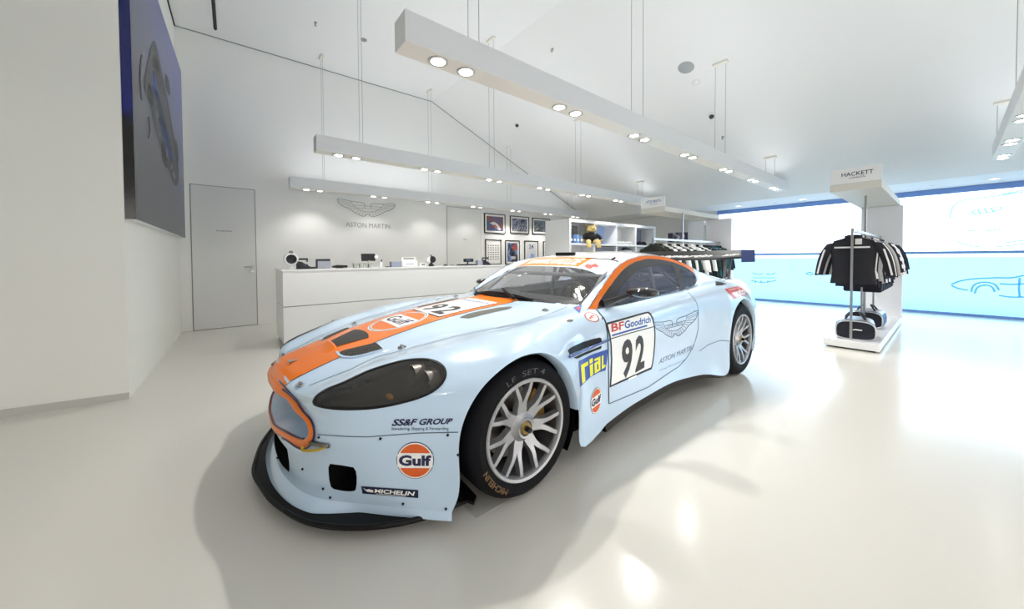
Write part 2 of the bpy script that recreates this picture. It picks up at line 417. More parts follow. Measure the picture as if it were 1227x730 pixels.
# the last two rows leave the arch and run along the fender's bottom edge
GF = loft(FR, [6, 6, 7, 7, 8, 7, 6, 5, 5], [4, 4, 4, 4, 4, 5, 6, 7, 7, 7, 6, 6, 5, 4, 4])
front = Surf(*grid_mesh(GF))
seamF = GF[-1]                                   # cowl edge + door shut line
belt_px = [(715.8,369.8),(724.9,369.0),(742,366),(760.3,362.3),(775,358.6),(790.4,354.8),(804,351.4),(817.5,348),(826,345),(832.6,341.5)]
wtop_px = [(715.8,365.5),(722,355),(730.1,344.2),(737,334.5),(745.2,324.7),(752,318.8),(760.3,314.1),(775.3,310.3),(790.4,311.1),(805.5,314.1),(820.5,320.1),(827,324.4),(831,327.7),(833.6,332),(834.6,337)]
or_px = [(703,372.9),(713,357.3),(722.6,342),(730,331.5),(737.7,321.6),(745,315.2),(752.7,311.1),(767.8,306.6),(782.9,306.3),(797.9,308.1),(817.5,314.9),(829.6,320.9)]
belt = sides(belt_px); wtop = sides(wtop_px); orr = sides(or_px)
belt[0] = (.742, .798, .800)
tip = (wtop[-1]+belt[-1])/2
sh = np.array([orr[-1], (.64,2.57,.985),(.655,2.72,.95),(.675,2.87,.922),(.688,3.0,.905),(.695,3.13,.894),(.70,3.26,.886),(.70,3.38,.88),(.68,3.47,.868),(.60,3.56,.80)])
def bt(Y): return tuple(np.array([np.interp(Y, belt[:, 1], belt[:, k]) for k in range(3)]))
# ---- rear half: rows from belt / shoulder down to the sill or rear arch lip
j0 = 6+6+7+7+8                                    # column of (.742,.798,.80) in the last front row
def fr_at(t):                                     # points on the front seam from the belt corner to the sill
    return seamF[-1-t]
s0 = seamF[j0+0:]; 
RB = [None,
 [bt(.98),(.805,.95,.783),(.848,.94,.735),(.870,.93,.66),(.876,.93,.56),(.874,.93,.45),(.880,.92,.33),(.900,.92,.165)],
 [bt(1.25),(.812,1.22,.797),(.852,1.21,.747),(.870,1.2,.67),(.872,1.2,.56),(.866,1.2,.45),(.872,1.2,.33),(.893,1.2,.18)],
 [bt(1.53),(.820,1.51,.815),(.858,1.5,.767),(.873,1.5,.68),(.872,1.5,.57),(.862,1.5,.45),(.868,1.5,.33),(.892,1.5,.19)],
 [bt(1.8),(.828,1.8,.842),(.870,1.8,.80),(.890,1.8,.71),(.888,1.8,.60),(.874,1.8,.46),(.880,1.8,.33),(.908,1.8,.175)],
 [bt(2.03),(.832,2.04,.868),(.885,2.05,.835),(.912,2.06,.75),(.916,2.06,.63),(.905,2.06,.47),(.915,2.07,.30),(.942,2.08,.14)],
 [bt(2.2),(.835,2.2,.888),(.895,2.21,.860),(.932,2.23,.77),(.945,2.25,.64),(.945,2.28,.47),(.955,2.31,.28),(.975,2.345,.108)],
 [tuple(tip),(.835,2.33,.900),(.902,2.32,.870),(.943,2.325,.79),(.958,2.33,.68),(.963,2.335,.55),(.97,2.345,.42),(.98,2.358,.292)],
 [tuple(sh[1]*.42+tip*.58),(.835,2.44,.908),(.903,2.41,.882),(.946,2.395,.815),(.966,2.39,.73),(.973,2.385,.64),(.977,2.383,.55),(.98,2.385,.47)],
 [tuple(sh[1]),(.830,2.56,.913),(.903,2.51,.887),(.948,2.47,.825),(.968,2.45,.76),(.975,2.443,.70),(.978,2.44,.65),(.98,2.437,.60)],
 [tuple(sh[2]),(.825,2.70,.910),(.902,2.63,.882),(.948,2.59,.828),(.967,2.56,.782),(.974,2.545,.748),(.978,2.537,.717),(.98,2.533,.69)],
 [tuple(sh[3]),(.82,2.84,.902),(.90,2.77,.872),(.946,2.71,.828),(.966,2.68,.790),(.974,2.665,.766),(.978,2.655,.750),(.98,2.652,.733)],
 [tuple(sh[4]),(.81,2.99,.890),(.892,2.91,.858),(.942,2.85,.815),(.964,2.81,.782),(.973,2.795,.760),(.978,2.785,.746),(.98,2.78,.733)],
 [tuple(sh[5]),(.80,3.12,.875),(.883,3.06,.836),(.934,3.0,.785),(.959,2.955,.742),(.972,2.925,.71),(.978,2.91,.69),(.98,2.90,.67)],
 [tuple(sh[6]),(.79,3.25,.860),(.868,3.20,.805),(.922,3.13,.735),(.952,3.06,.675),(.97,3.02,.635),(.978,2.995,.61),(.98,2.98,.585)],
 [tuple(sh[7]),(.78,3.37,.84),(.850,3.35,.75),(.902,3.28,.65),(.94,3.18,.575),(.965,3.1,.52),(.975,3.05,.49),(.98,3.015,.47)],
 [tuple(sh[8]),(.76,3.47,.80),(.828,3.46,.68),(.878,3.40,.55),(.922,3.28,.46),(.955,3.16,.39),(.972,3.07,.35),(.98,3.02,.33)],
 [tuple(sh[9]),(.70,3.56,.70),(.79,3.55,.55),(.85,3.48,.42),(.905,3.34,.33),(.945,3.2,.27),(.965,3.08,.22),(.975,2.98,.20)],
 [(.33,3.60,.83),(.38,3.62,.74),(.44,3.63,.60),(.48,3.63,.46),(.50,3.63,.35),(.52,3.60,.27),(.53,3.54,.2),(.54,3.45,.15)],
 [(0,3.61,.85),(0,3.63,.76),(0,3.65,.62),(0,3.66,.48),(0,3.65,.36),(0,3.62,.27),(0,3.57,.2),(0,3.48,.15)],
]
NU = [6, 5, 6, 6, 6, 6, 6]
seg = seamF[j0:]; k = sum(NU)+1
row0 = resample(seg, 200)
RB[0] = [tuple(p) for p in resample(seg, 8)]
R_ = [resample(seg, k)]+[spline(r, NU) for r in RB[1:]]
# seam row follows the same fractions as its neighbour
fr = np.concatenate([[0], np.cumsum(np.linalg.norm(np.diff(R_[1], axis=0), axis=1))]); fr /= fr[-1]
fs = np.concatenate([[0], np.cumsum(np.linalg.norm(np.diff(seg, axis=0), axis=1))]); fs /= fs[-1]
R_[0] = np.stack([np.interp(fr, fs, seg[:, q]) for q in range(3)], -1)
R_ = np.array(R_)
nvr = [7, 7, 7, 7, 6, 5, 4, 3, 4, 4, 4, 4, 4, 4, 4, 4, 4, 6, 6]
GR = np.array([spline(R_[:, j], nvr) for j in range(R_.shape[1])]).transpose(1, 0, 2)
rear = Surf(*grid_mesh(GR))
# ---- roof and tail deck: rows across from the centre line to the shoulder
zc = [(1.05,1.065),(1.22,1.122),(1.4,1.163),(1.6,1.188),(1.8,1.198),(2.0,1.193),(2.2,1.172),(2.4,1.135),(2.6,1.075),(2.8,1.005),(3.0,.955),(3.2,.92),(3.4,.90),(3.5,.885),(3.6,.85)]
ed = [None,(1.30,),(1.45,),(1.62,),(1.8,),(1.98,),(2.16,),(2.34,),(2.57,),(2.75,),(2.95,),(3.15,),(3.36,),(3.47,),(3.56,)]
orsh = np.concatenate([orr, sh[1:]])
def at_y(C, Y): return np.array([np.interp(Y, C[:, 1], C[:, k]) for k in range(3)])
S0 = at_y(orr, 1.16)
ROWS = [spline([(0,1.05,1.066),(.2,1.055,1.063),(.4,1.068,1.048),(.605,1.070,.990)], [8, 8, 8])]
ROWS[0] = np.concatenate([ROWS[0], resample([(.605,1.070,.990), tuple(S0)], 5)[1:]])
n = len(ROWS[0])
for (y, z), e in list(zip(zc, ed))[1:]:
    E = at_y(orsh, e[0]); t = np.linspace(0, 1, n)
    p = 2.6 if y < 2.5 else 3.2
    ROWS.append(np.stack([E[0]*t, y+(E[1]-y)*t**2, z-(z-E[2])*t**p], -1))
ROWS = np.array(ROWS)
GD = np.array([spline(ROWS[:, j], 5) for j in range(n)]).transpose(1, 0, 2)
# keep the outer edge exactly on the shared curve
for i in range(GD.shape[0]): GD[i, -1] = at_y(orsh, GD[i, -1, 1])
deck = Surf(*grid_mesh(GD))
# ---- A-pillar strip, band over the window and windscreen
def bulge(a, b, n, amt):
    a = np.array(a, float); b = np.array(b, float); t = np.linspace(0, 1, n)[:, None]
    return a+(b-a)*t+np.array([0, 0, 1])*amt*np.sin(t*PI)
wsedge = bulge((.66,.725,.822), (.605,1.070,.990), 16, .008)
oredge = np.array([at_y(orr, y) for y in np.linspace(orr[0, 1], S0[1], 16)])
oredge[0] = (.742,.798,.80); oredge[1] = at_y(orr, orr[0, 1]+.5*(oredge[2][1]-orr[0, 1]))
oredge[0] = orr[0]
PA = np.array([wsedge+(oredge-wsedge)*t for t in np.linspace(0, 1, 6)])
pillar = Surf(*grid_mesh(PA))
nb = 60
top_c = resample(orr, nb)
bot_c = resample(wtop, nb)
BND = np.array([bot_c+(top_c-bot_c)*t for t in np.linspace(0, 1, 7)])
for i in range(BND.shape[0]):
    for j in range(nb):
        if 0 < i < 6: BND[i, j, 0] = wside(BND[i, j, 1], BND[i, j, 2])
band = Surf(*grid_mesh(BND))
# rear tip of the band: triangle between orr end, wtop end and shoulder
tipV = np.array([orr[-1], wtop[-1], tip, sh[1], sh[1]*.42+tip*.58]); tipF = [(0, 1, 4, 3), (1, 2, 4)]
baseV = np.array([(.742,.798,.80), orr[0], (.66,.725,.822), wtop[0]]); baseF = [(0, 1, 2), (0, 3, 1)]
wsb = spline([(0,.50,.838),(.13,.505,.837),(.25,.53,.834),(.46,.635,.832),(.66,.725,.824)], 24)
wst = spline([(0,1.05,1.066),(.2,1.055,1.063),(.4,1.068,1.048),(.605,1.070,.990)], 24)
a = resample(wsb, 60); b = resample(wst, 60)
WSG = np.array([a+(b-a)*t+np.array([0, 0, .022*math.sin(t*PI)])*(1-(np.linspace(0, 1, 60)[:, None])**3) for t in np.linspace(0, 1, 28)])
WSG[:, -1] = bulge((.66,.725,.822), (.605,1.070,.990), 28, .008)
wsV, wsF = grid_mesh(WSG)
# side glass: the loop of belt and upper outline, filled towards its middle, lying on the side surface
loop = np.concatenate([belt, tip[None], wtop[::-1]])
loop = resample(np.concatenate([loop, loop[:1]]), 121)[:-1]
cen = loop.mean(0); rings = []
for t in np.linspace(0, .96, 12):
    rr = loop+(cen-loop)*t
    if t > 0: rr[:, 0] = [wside(y, z)+.004*math.sin(min(1, t*3)*PI/2) for y, z in rr[:, 1:]]
    rings.append(rr)
GV = np.concatenate(rings); nl = len(loop)
GFc = [(i*nl+j, i*nl+(j+1) % nl, (i+1)*nl+(j+1) % nl, (i+1)*nl+j) for i in range(11) for j in range(nl)]+[tuple(range(11*nl, 12*nl))]

# ---- carve the openings and panels out of the shell
def px(V): return proj(V)
def lift_on(S):
    bvh = S.bvh
    def f(q, old):
        d = Vector(ray(*q)); h = bvh.ray_cast(Vector(CAM), d.normalized())
        return None if h[0] is None else np.array(h[0])
    return f
def lift_y(S):
    def f(q, old):
        h = S.bvh.ray_cast(Vector((q[0], -3, q[1])), Vector((0, 1, 0))); return None if h[0] is None else np.array(h[0])
    return f
xz = lambda V: V[:, [0, 2]]
def fhit(u, v):
    h = front.bvh.ray_cast(Vector(CAM), Vector(ray(u, v)).normalized()); return None if h[0] is None else np.array(h[0])
def fy(x, z):
    h = front.bvh.ray_cast(Vector((x, -3, z)), Vector((0, 1, 0))); return np.array(h[0])
o_px = [(349.5,472.5),(353.5,476.5),(357.5,480.6),(361.5,487.2),(365.8,493.7),(371,498.5),(375.6,503.6),(378,510),(378.9,518.8),(377.5,525.5),(374.8,531.2),(371,535.8),(366,538),(360,537),(353.7,533.2),(346,527.5)]
i_px = [(346,478.9),(350,485),(354.3,492),(359.5,497),(365.8,501.9),(370.0,507),(372.0,512.5),(372.2,518),(370.5,523.8),(366,526),(359.5,524.5),(351.5,521),(344.1,516.9)]
o3 = [fy(0,.540), fy(.13,.539), fy(.25,.534)]+[p for p in (fhit(*q) for q in o_px) if p is not None and p[1] < -.6]+[fy(.15,.290), fy(0,.288)]
i3 = [fy(0,.507), fy(.13,.506), fy(.22,.502)]+[p for p in (fhit(*q) for q in i_px) if p is not None and p[1] < -.6]+[fy(.13,.332), fy(0,.331)]
so = resample(spline(np.array(o3), 6), 70); si = resample(spline(np.array(i3), 6), 70)
for q in range(3):
    so[1:-1] = so[1:-1]*.5+(so[:-2]+so[2:])*.25; si[1:-1] = si[1:-1]*.5+(si[:-2]+si[2:])*.25
so[0, 0] = so[-1, 0] = si[0, 0] = si[-1, 0] = 0
_md = so*.35+si*.65
mouth_in = [(-.2, _md[0, 2])]+[(p[0], p[2]) for p in _md]+[(-.2, _md[-1, 2])]
mouth_old = [(-.2,.50),(0,.50),(.15,.50),(.25,.495),(.32,.482),(.35,.462),(.39,.428),(.44,.408),(.462,.385),(.455,.358),(.41,.34),(.3,.333),(.15,.333),(-.2,.333)]
front.carve(mouth_in, xz, lift_y(front), lambda c: c[:, 1] < -.6)
low_in = [(-.3,.285),(.12,.285),(.24,.27),(.285,.262),(.292,.20),(.285,.15),(.2,.145),(-.3,.145)]
front.carve(low_in, xz, lift_y(front), lambda c: c[:, 1] < -.6)
duct_px = [(395.5,556.0),(410,557.8),(423.5,560.2),(426.3,563),(427.6,573),(427.2,585.5),(424,589.6),(411,588.6),(398,586),(395,581),(393.8,570),(393.4,558)]
front.carve(duct_px, px, lift_on(front))
hl_px = [(375,481.5),(377.5,476),(384,470.5),(394,465),(409,459),(422,453),(437,446),(452,440.4),(468,435.5),(485,431.5),(501.5,429.7),(515,430.4),(526,434),(533,440),(535.6,447.5),(533.5,456),(527,464.5),(514,473.3),(495,480.5),(475,485.5),(452,489.7),(430,491.4),(411,491.4),(394,490),(382.3,487.7),(376.5,485)]
hlp = spline(np.array(hl_px+[hl_px[0]]), 3)[:-1]
hlV, hlF = front.carve(hlp, px, lift_on(front), lambda c: (c[:, 0] > .5) & (c[:, 2] > .4))
hood_px = [(349.5,472.5),(370,462.6),(395,452.3),(420,443),(452,427.7),(479,421),(513.8,411.6),(538.5,405),(580,396),(631.5,385.2),(664.4,374.3),(679.8,367.3)]
# hood: everything inboard of the shut line
hs = np.array([(.0,-.89,.5),(.25,-.905,.5),(.36,-.885,.5)]); HP = [(0,-.905),(.12,-.900),(.25,-.888),(.355,-.866)]
hoodline = []
for u, v in hood_px[1:]:
    h = front.bvh.ray_cast(Vector(CAM), Vector(ray(u, v)).normalized())
    if h[0] is not None: hoodline.append((h[0][0], h[0][1]))
hoodpoly = [(-.1,-.905)]+HP+hoodline+[(.68,.80),(-.1,.80)]
def lift_z(S):
    def f(q, old):
        h = S.bvh.ray_cast(Vector((q[0], q[1], 3)), Vector((0, 0, -1))); return None if h[0] is None else np.array(h[0])
    return f
xy = lambda V: V[:, [0, 1]]
hoodV, hoodF = front.carve(hoodpoly, xy, lift_z(front), lambda c: c[:, 2] > .5)
bmp_px = [(374,520.5),(380.5,520.7),(398,522),(415,523),(440,523.6),(461,522),(502,519),(530,518),(560,518),(575,660),(300,660),(250,520),(340,515)]
bmpV, bmpF = front.carve([(-.1,.458),(.14,.458),(.26,.455),(.385,.45),(.53,.443),(.665,.438),(.765,.438),(.845,.44),(.92,.442),(1.1,.444),(1.1,0),(-.1,0)], xz, lift_y(front), lambda c: c[:, 1] < -.30)
door_px = [(716.5,372),(725.6,385.7),(728,399),(728.8,420),(729.2,445),(729.6,484),(752,474.6),(776.8,465),(803.6,449.5),(821.7,432),(830.7,415),(836,395),(836.6,380),(835,365),(830,354),(823.5,348),(818,344),(790,350),(716,366)]
doorV, doorF = rear.carve(door_px, px, lift_on(rear), lambda c: (c[:, 2] > .15))
_keep = largest(doorV, doorF); _ks = set(_keep); rear.F += [f for f in doorF if f not in _ks]; doorF = _keep
# shell
allV = []; allF = []
def addVF(V, Fc):
    k0 = sum(len(v) for v in allV); allV.append(np.asarray(V, float)); allF.extend(tuple(i+k0 for i in f) for f in Fc)
addVF(*compact(front.V, front.F)); addVF(*compact(rear.V, rear.F)); addVF(*compact(deck.V, deck.F)); addVF(*compact(pillar.V, pillar.F)); addVF(band.V, band.F); addVF(tipV, tipF); addVF(baseV, baseF)
shell = surf_obj('body_shell', np.concatenate(allV), allF, M_['paint'], car, weld=2e-4)
hood = surf_obj('hood', hoodV, hoodF, M_['paint'], car)
bumper = surf_obj('front_bumper', bmpV, bmpF, M_['paint'], car)
V, Fc = compact(doorV, doorF); door_l = surf_obj('door', V, Fc, M_['paint'], car, both=False)
W = V*np.array([-1, 1, 1]); door_r = surf_obj('door', W, [f[::-1] for f in Fc], M_['paint'], car, both=False)
screen = surf_obj('windscreen', wsV, wsF, M_['windscreen'], car)
V, Fc = compact(GV, GFc)
for s in (1, -1): surf_obj('side_window', V*np.array([s, 1, 1]), Fc, M_['sideglass'], car, both=False)

# ---- everything that lies on the surface is draped onto this
bV, bF = mirror(np.concatenate(allV), allF); 
parts = [(bV, bF), mirror(*compact(hoodV, hoodF)), mirror(*compact(bmpV, bmpF)), mirror(*compact(doorV, doorF)), mirror(wsV, wsF), mirror(*compact(GV, GFc)), mirror(*compact(hlV, hlF))]
aV = []; aF = []
for v, f in parts:
    k0 = sum(len(q) for q in aV); aV.append(np.asarray(v)); aF += [tuple(i+k0 for i in q) for q in f]
BODY = BVHTree.FromPolygons([Vector(v) for v in np.concatenate(aV)], aF)
CAMV = Vector(CAM)
def hit(u, v, off=.0015):
    d = Vector(ray(u, v)).normalized(); h = BODY.ray_cast(CAMV, d)
    if h[0] is None: return None
    nn = h[1] if h[1].dot(d) < 0 else -h[1]
    return h[0]+nn*off, nn
_hit = hit
def hit(u, v, off=.0015, near=False):
    h = _hit(u, v, off)
    return h
def hp(u, v, off=.0015):
    for k in range(14):
        h = _hit(u+k, v+k*.25, off)
        if h: return h
def hit_axis(a, b, ax, off=.0015):
    if ax == 'Z': o, d = Vector((a, b, 3)), Vector((0, 0, -1))
    elif ax == 'Y': o, d = Vector((a, -3, b)), Vector((0, 1, 0))
    else: o, d = Vector((3, a, b)), Vector((-1, 0, 0))
    h = BODY.ray_cast(o, d)
    if h[0] is None: return None
    nn = h[1] if h[1].dot(d) < 0 else -h[1]
    return h[0]+nn*off, nn
def drape(name, shapes, parent, mode='px', step=3.0, off=.0015, label=None, flip=False, both=False):
    mbm = MB()
    """shapes: [(V2, faces, material, layer)] -> one part lying on the body"""
    mb = MB(); mats = []
    for V2, F2, m, lay in shapes:
        V2, F2 = subdiv2(np.asarray(V2, float), F2, step)
        P = []
        for p in V2:
            h = hit(p[0], p[1], off+lay*.0009) if mode == 'px' else hit_axis(p[0], p[1], mode, off+lay*.0009)
            P.append(None if h is None else h[0])
        if m not in mats: mats.append(m)
        mi = mats.index(m); mp = {}; vs = []
        good = []
        for f in F2:
            q = [P[i] for i in f]
            if any(x is None for x in q): continue
            if max((q[i]-q[i-1]).length for i in range(len(q))) > .12: continue
            good.append(f)
        for f in good:
            for i in f:
                if i not in mp: mp[i] = len(vs); vs.append(P[i])
        mb.add(vs, [tuple(mp[i] for i in f) for f in good], mi)
        if both: mbm.add([(-v[0], v[1], v[2]) for v in vs], [tuple(mp[i] for i in f)[::-1] for f in good], mi)
    me = mb.mesh(weld=False); o = put(name, me, mats, parent, smooth=True, world=True)
    if both:
        o2 = put(name, mbm.mesh(weld=False), mats, parent, smooth=True, world=True)
        if label: o2['label'] = label
    if label: o['label'] = label
    return o
def quad_shapes(shapes, src, dst):
    Hm = homog(src, dst); return [(happly(Hm, V), Fc, m, l) for V, Fc, m, l in shapes]
def T(s, x0, y0, x1, y1, m, lay, **k):
    V, Fc = text_mesh(s, **k); return (fit(V, x0, y0, x1, y1), Fc, m, lay)
U4 = [(0, 0), (1, 0), (1, 1), (0, 1)]            # bottom-left, bottom-right, top-right, top-left
def strip3(name, pts, w, m, parent, off=.002, mode='px', thick=0.0, both=False, world_pts=None, label=None, layer=0):
    """ribbon of world width w along pixel polyline draped on the body"""
    P = []
    src = resample(pts, max(8, int(np.sum(np.linalg.norm(np.diff(np.array(pts), axis=0), axis=1))/2.5))) if mode == 'px' else resample(pts, max(8, int(np.sum(np.linalg.norm(np.diff(np.array(pts), axis=0), axis=1))/.02)))
    for p in src:
        h = hit(p[0], p[1], off) if mode == 'px' else hit_axis(p[0], p[1], mode, off)
        if h: P.append(h)
    mb = MB(); V = []
    for i, (p, nn) in enumerate(P):
        t = (P[min(i+1, len(P)-1)][0]-P[max(i-1, 0)][0]).normalized(); sd = nn.cross(t).normalized()*w/2; V += [p+sd, p-sd]
    Fc = [(2*i, 2*i+1, 2*i+3, 2*i+2) for i in range(len(P)-1) if (P[i+1][0]-P[i][0]).length < .22]
    mb.add(V, Fc)
    if both:
        mm = MB(); mm.add([(-v[0], v[1], v[2]) for v in V], [f[::-1] for f in Fc]); put(name, mm.mesh(weld=False), m, parent, smooth=True, world=True)
    o = put(name, mb.mesh(weld=False), m, parent, smooth=True, world=True)
    if label: o['label'] = label
    return o

# ---- orange bands over the side windows, black window borders
def offs(C, d):                                   # curves on the side surface
    return C
def on_side(P, e=.0025):
    return np.array([(wside(y, z)+e+.0, y, z) for _, y, z in P])
tc = resample(orr, 80); bc = resample(wtop, 80)
bc = bc.copy(); bc[0] = (.742, .80, .806)
OB = np.array([tc+(bc-tc)*t for t in np.linspace(.02, .97, 7)])
for i in range(7):
    for j in range(80):
        OB[i, j, 0] += .0025
        w_ = 1
V, Fc = grid_mesh(OB)
keep = [f for f in Fc if np.mean(V[list(f)], axis=0)[1] < 2.40]
V2, F2 = compact(V, keep)
for s in (1, -1):
    o = surf_obj('roof_band', V2*np.array([s, 1, 1]), F2, M_['orange'], car, both=False); o['label'] = 'orange band arching over the side window'
strip3('band_pinstripe', or_px, .005, M_['navy'], car, off=.0045, both=True)
gl_in = [(737.7,357.4),(740,352),(745.2,342.7),(750,336.6),(755.7,330.7),(761,326.2),(767.8,322.4),(775,319.8),(782.9,318.6),(793,318.2),(804,318.6),(806.5,322.5),(811.5,333.7),(813.5,342),(814.5,347.2),(802,350.5),(790.4,353.3),(775,357),(760.3,360.6),(748,363.3),(736.5,365.6)]
q_in = [(811.5,318.4),(816,319.3),(822,321.8),(828,325.9),(831.5,330.2),(833,335.4),(831,341.3),(826,343.9),(820.5,345.8),(818.5,339),(815,328)]
# border = side glass faces outside both glass openings, lifted a little
SGs = Surf(*compact(GV, GFc)); SGs.V[:, 0] += .003; SGs.bvh = BVHTree.FromPolygons([Vector(v) for v in SGs.V], SGs.F)
def dense_loop(): 
    lp = proj(loop); return lp
lp = proj(loop+np.array([.003, 0, 0]))
bm_sh = (None,)
def ring_fill(outer, holes):
    """triangulated polygon with holes in pixel space"""
    from mathutils.geometry import tessellate_polygon
    polys = [[Vector((x, y, 0)) for x, y in outer]]+[[Vector((x, y, 0)) for x, y in h] for h in holes]
    tr = tessellate_polygon(polys); V = [v[:2] for q in polys for v in q]; return np.array(V), [tuple(t) for t in tr]
rf = ring_fill([tuple(p) for p in cen2] if False else [tuple(p) for p in (lp-lp.mean(0))*.995+lp.mean(0)], [gl_in, q_in])
drape('window_surround', [(rf[0], rf[1], M_['border'], 0)], car, step=2.5, off=.003, both=True, label='dark band framing the side windows')

# ---- orange stripe along the hood, with pinstripe edges, running over the nose
stripe = [(.0,-.97),(.25,-.97),(.25,.53),(.0,.50)]
V2, F2 = poly2([(-.25,-.90),(.25,-.90),(.25,.535),(.12,.508),(0,.502),(-.12,.508),(-.25,.535)])
drape('hood_stripe', [(V2, F2, M_['orange'], 0)], hood, mode='Z', step=.03, off=.0012, label='orange centre stripe')
for s in (1, -1):
    o = strip3('pinstripe', [(s*.25,-.893),(s*.25,-.5),(s*.25,0),(s*.25,.535)], .006, M_['navy'], hood, mode='Z', off=.0018)
strip3('pinstripe', [(334.9,456.4),(342,464.3),(349.5,472.3),(357.5,480.6)], .007, M_['navy'], hood, off=.0024, both=True)
V2, F2 = poly2([(-.35,.505),(-.25,.518),(-.13,.524),(0,.525),(.13,.524),(.25,.518),(.35,.505),(.345,.520),(.25,.545),(.24,.556),(.12,.566),(0,.568),(-.12,.566),(-.24,.556),(-.25,.545),(-.345,.520)])
drape('nose_band', [(V2, F2, M_['orange'], 0)], shell, mode='Y', step=.02, off=.0015)
lipx = [(333.5,457.2),(334.9,456.4),(342,464.5),(349.5,472.3),(354,477.5),(350,481),(343,477),(336,468.5),(331,461)]
drape('hood_lip', [(*poly2(lipx), M_['orange'], 0)], shell, step=2, off=.0016, both=True)

# ---- grille ring and its duct
def ringsurf():
    L = []
    for t, push in ((-.04, -.003), (.03, .003), (.15, .008), (.4, .012), (.7, .012), (.92, .009), (1, .002), (1.0, -.008)):
        L.append(so+(si-so)*t+np.array([0, -1, 0])*push)
    return np.array(L)
rv, rf_ = grid_mesh(ringsurf())
ring_o = surf_obj('grille_surround', rv, rf_, M_['orange'], car); ring_o['label'] = 'orange rim around the grille mouth'
for nm, Cc in (('outer', (so+(si-so)*.0)[14:56]), ('inner', (so+(si-so)*1.0)[40:])):
    pts = [tuple(p+np.array([0.001, -.006 if nm == 'outer' else -.005, 0])) for p in Cc]
    for s_ in (1, -1): mbp = MB(); mbp.tube([(s_*x, y, z) for x, y, z in pts], .0045, 6); mbp.put('rim_pinstripe', M_['navy'], ring_o, smooth=True, world=True)
def duct(loop3, depth, scale, col, name, back, parent, dirv=(0, 1, 0)):
    L = np.array(loop3, float); c = L.mean(0); D = np.array(dirv, float); rows = []
    for t in np.linspace(0, 1, 6):
        rows.append(c+(L-c)*(1-(1-scale)*t)+D*depth*t)
    V, Fc = grid_mesh(np.array(rows)); n = len(L)
    Fc = [(i*n+j, i*n+(j+1) % n, (i+1)*n+(j+1) % n, (i+1)*n+j) for i in range(5) for j in range(n)]
    mb = MB(); mb.add(V, Fc, 0); mb.add(rows[-1], [tuple(range(n))], 1)
    return mb.put(name, [col, back], parent, smooth=True, world=True)
full = np.concatenate([si, (si*np.array([-1, 1, 1]))[::-1][1:-1]]); full[:, 1] += .004
duct(full, .30, .62, M_['paint'], 'grille_duct', M_['mesh'], car)
# side mesh openings inside the duct
for s in (1, -1):
    mb = MB(); mb.box(s*.36, s*.44, -.74, -.70, .37, .46, bev=.01); mb.put('duct_mesh', M_['dark'], car, world=True)
lowp = [(-.285,.262),(-.24,.27),(-.12,.285),(.12,.285),(.24,.27),(.285,.262),(.292,.20),(.285,.15),(.2,.145),(-.2,.145),(-.285,.15),(-.292,.20)]
def yat(x, z): 
    h = BVHTree.FromPolygons([Vector(v) for v in GF.reshape(-1, 3)], grid_mesh(GF)[1]).ray_cast(Vector((abs(x), -3, z)), Vector((0, 1, 0))); return h[0][1] if h[0] else -.9
bvF = BVHTree.FromPolygons([Vector(v) for v in GF.reshape(-1, 3)], grid_mesh(GF)[1])
def yat(x, z):
    h = bvF.ray_cast(Vector((abs(x), -3, z)), Vector((0, 1, 0))); return h[0][1] if h[0] else -.9
lp3 = [(x, yat(x, z)+.003, z) for x, z in resample(lowp+[lowp[0]], 49)[:-1]]
duct(lp3, .25, .8, M_['dark'], 'lower_intake', M_['mesh'], bumper)
dp3 = []
for u, v in resample(duct_px+[duct_px[0]], 25)[:-1]:
    h = bvF.ray_cast(CAMV, Vector(ray(u, v)).normalized()); dp3.append(np.array(h[0])+np.array([-.002, .002, 0]))
duct(dp3, .16, .8, M_['dark'], 'brake_duct', M_['mesh'], bumper, (-.5, .85, 0))
duct([p*np.array([-1, 1, 1]) for p in dp3], .16, .8, M_['dark'], 'brake_duct', M_['mesh'], bumper, (.5, .85, 0))

# ---- front splitter
sp = [(0,-1.012),(.16,-.992),(.30,-.965),(.42,-.925),(.52,-.882),(.60,-.83),(.67,-.765),(.74,-.68),(.80,-.575),(.838,-.47),(.85,-.38),(.86,-.28),(.97,-.33)]
spo = spline([(-x, y, 0) for x, y in sp[11:0:-1]]+[(x, y, 0) for x, y in sp[:12]], 5)[55:]
outl = [(-p[0], p[1]) for p in spo[::-1]][:-1]+[(p[0], p[1]) for p in spo]
outl = outl+[(.89,-.27),(.86,-.235),(.5,-.22),(-.5,-.22),(-.86,-.235),(-.89,-.27)]
mb = MB(); mb.prism(outl, .048, .062)
rim = [(p[0], p[1], .064) for p in spo[:54]]; rim = [(-x, y, z) for x, y, z in rim[::-1]][:-1]+rim
mb.tube(rim, .009, 8)
spl = mb.put('front_splitter', M_['carbon'], car, smooth=True, world=True, ang=40); spl['label'] = 'black splitter under the nose'
# flange where bumper meets splitter
fl = resample([p for p in GF[0]], 60); inn = fl*np.array([1, 1, 1]); out = fl.copy()
nn = np.gradient(fl[:, :2], axis=0); nn = np.stack([nn[:, 1], -nn[:, 0]], -1); nn /= np.linalg.norm(nn, axis=1)[:, None]
kf = np.clip((.64-fl[:, 0])/.15, .02, 1)[:, None]; out[:, :2] += nn*.042*kf; out[:, 2] = .066; mid = fl.copy(); mid[:, :2] += nn*.010*kf; mid[:, 2] = .085
V, Fc = grid_mesh(np.array([fl, mid, out, out-np.array([0, 0, .003])])); 
surf_obj('bumper_flange', V, Fc, M_['paint'], bumper)
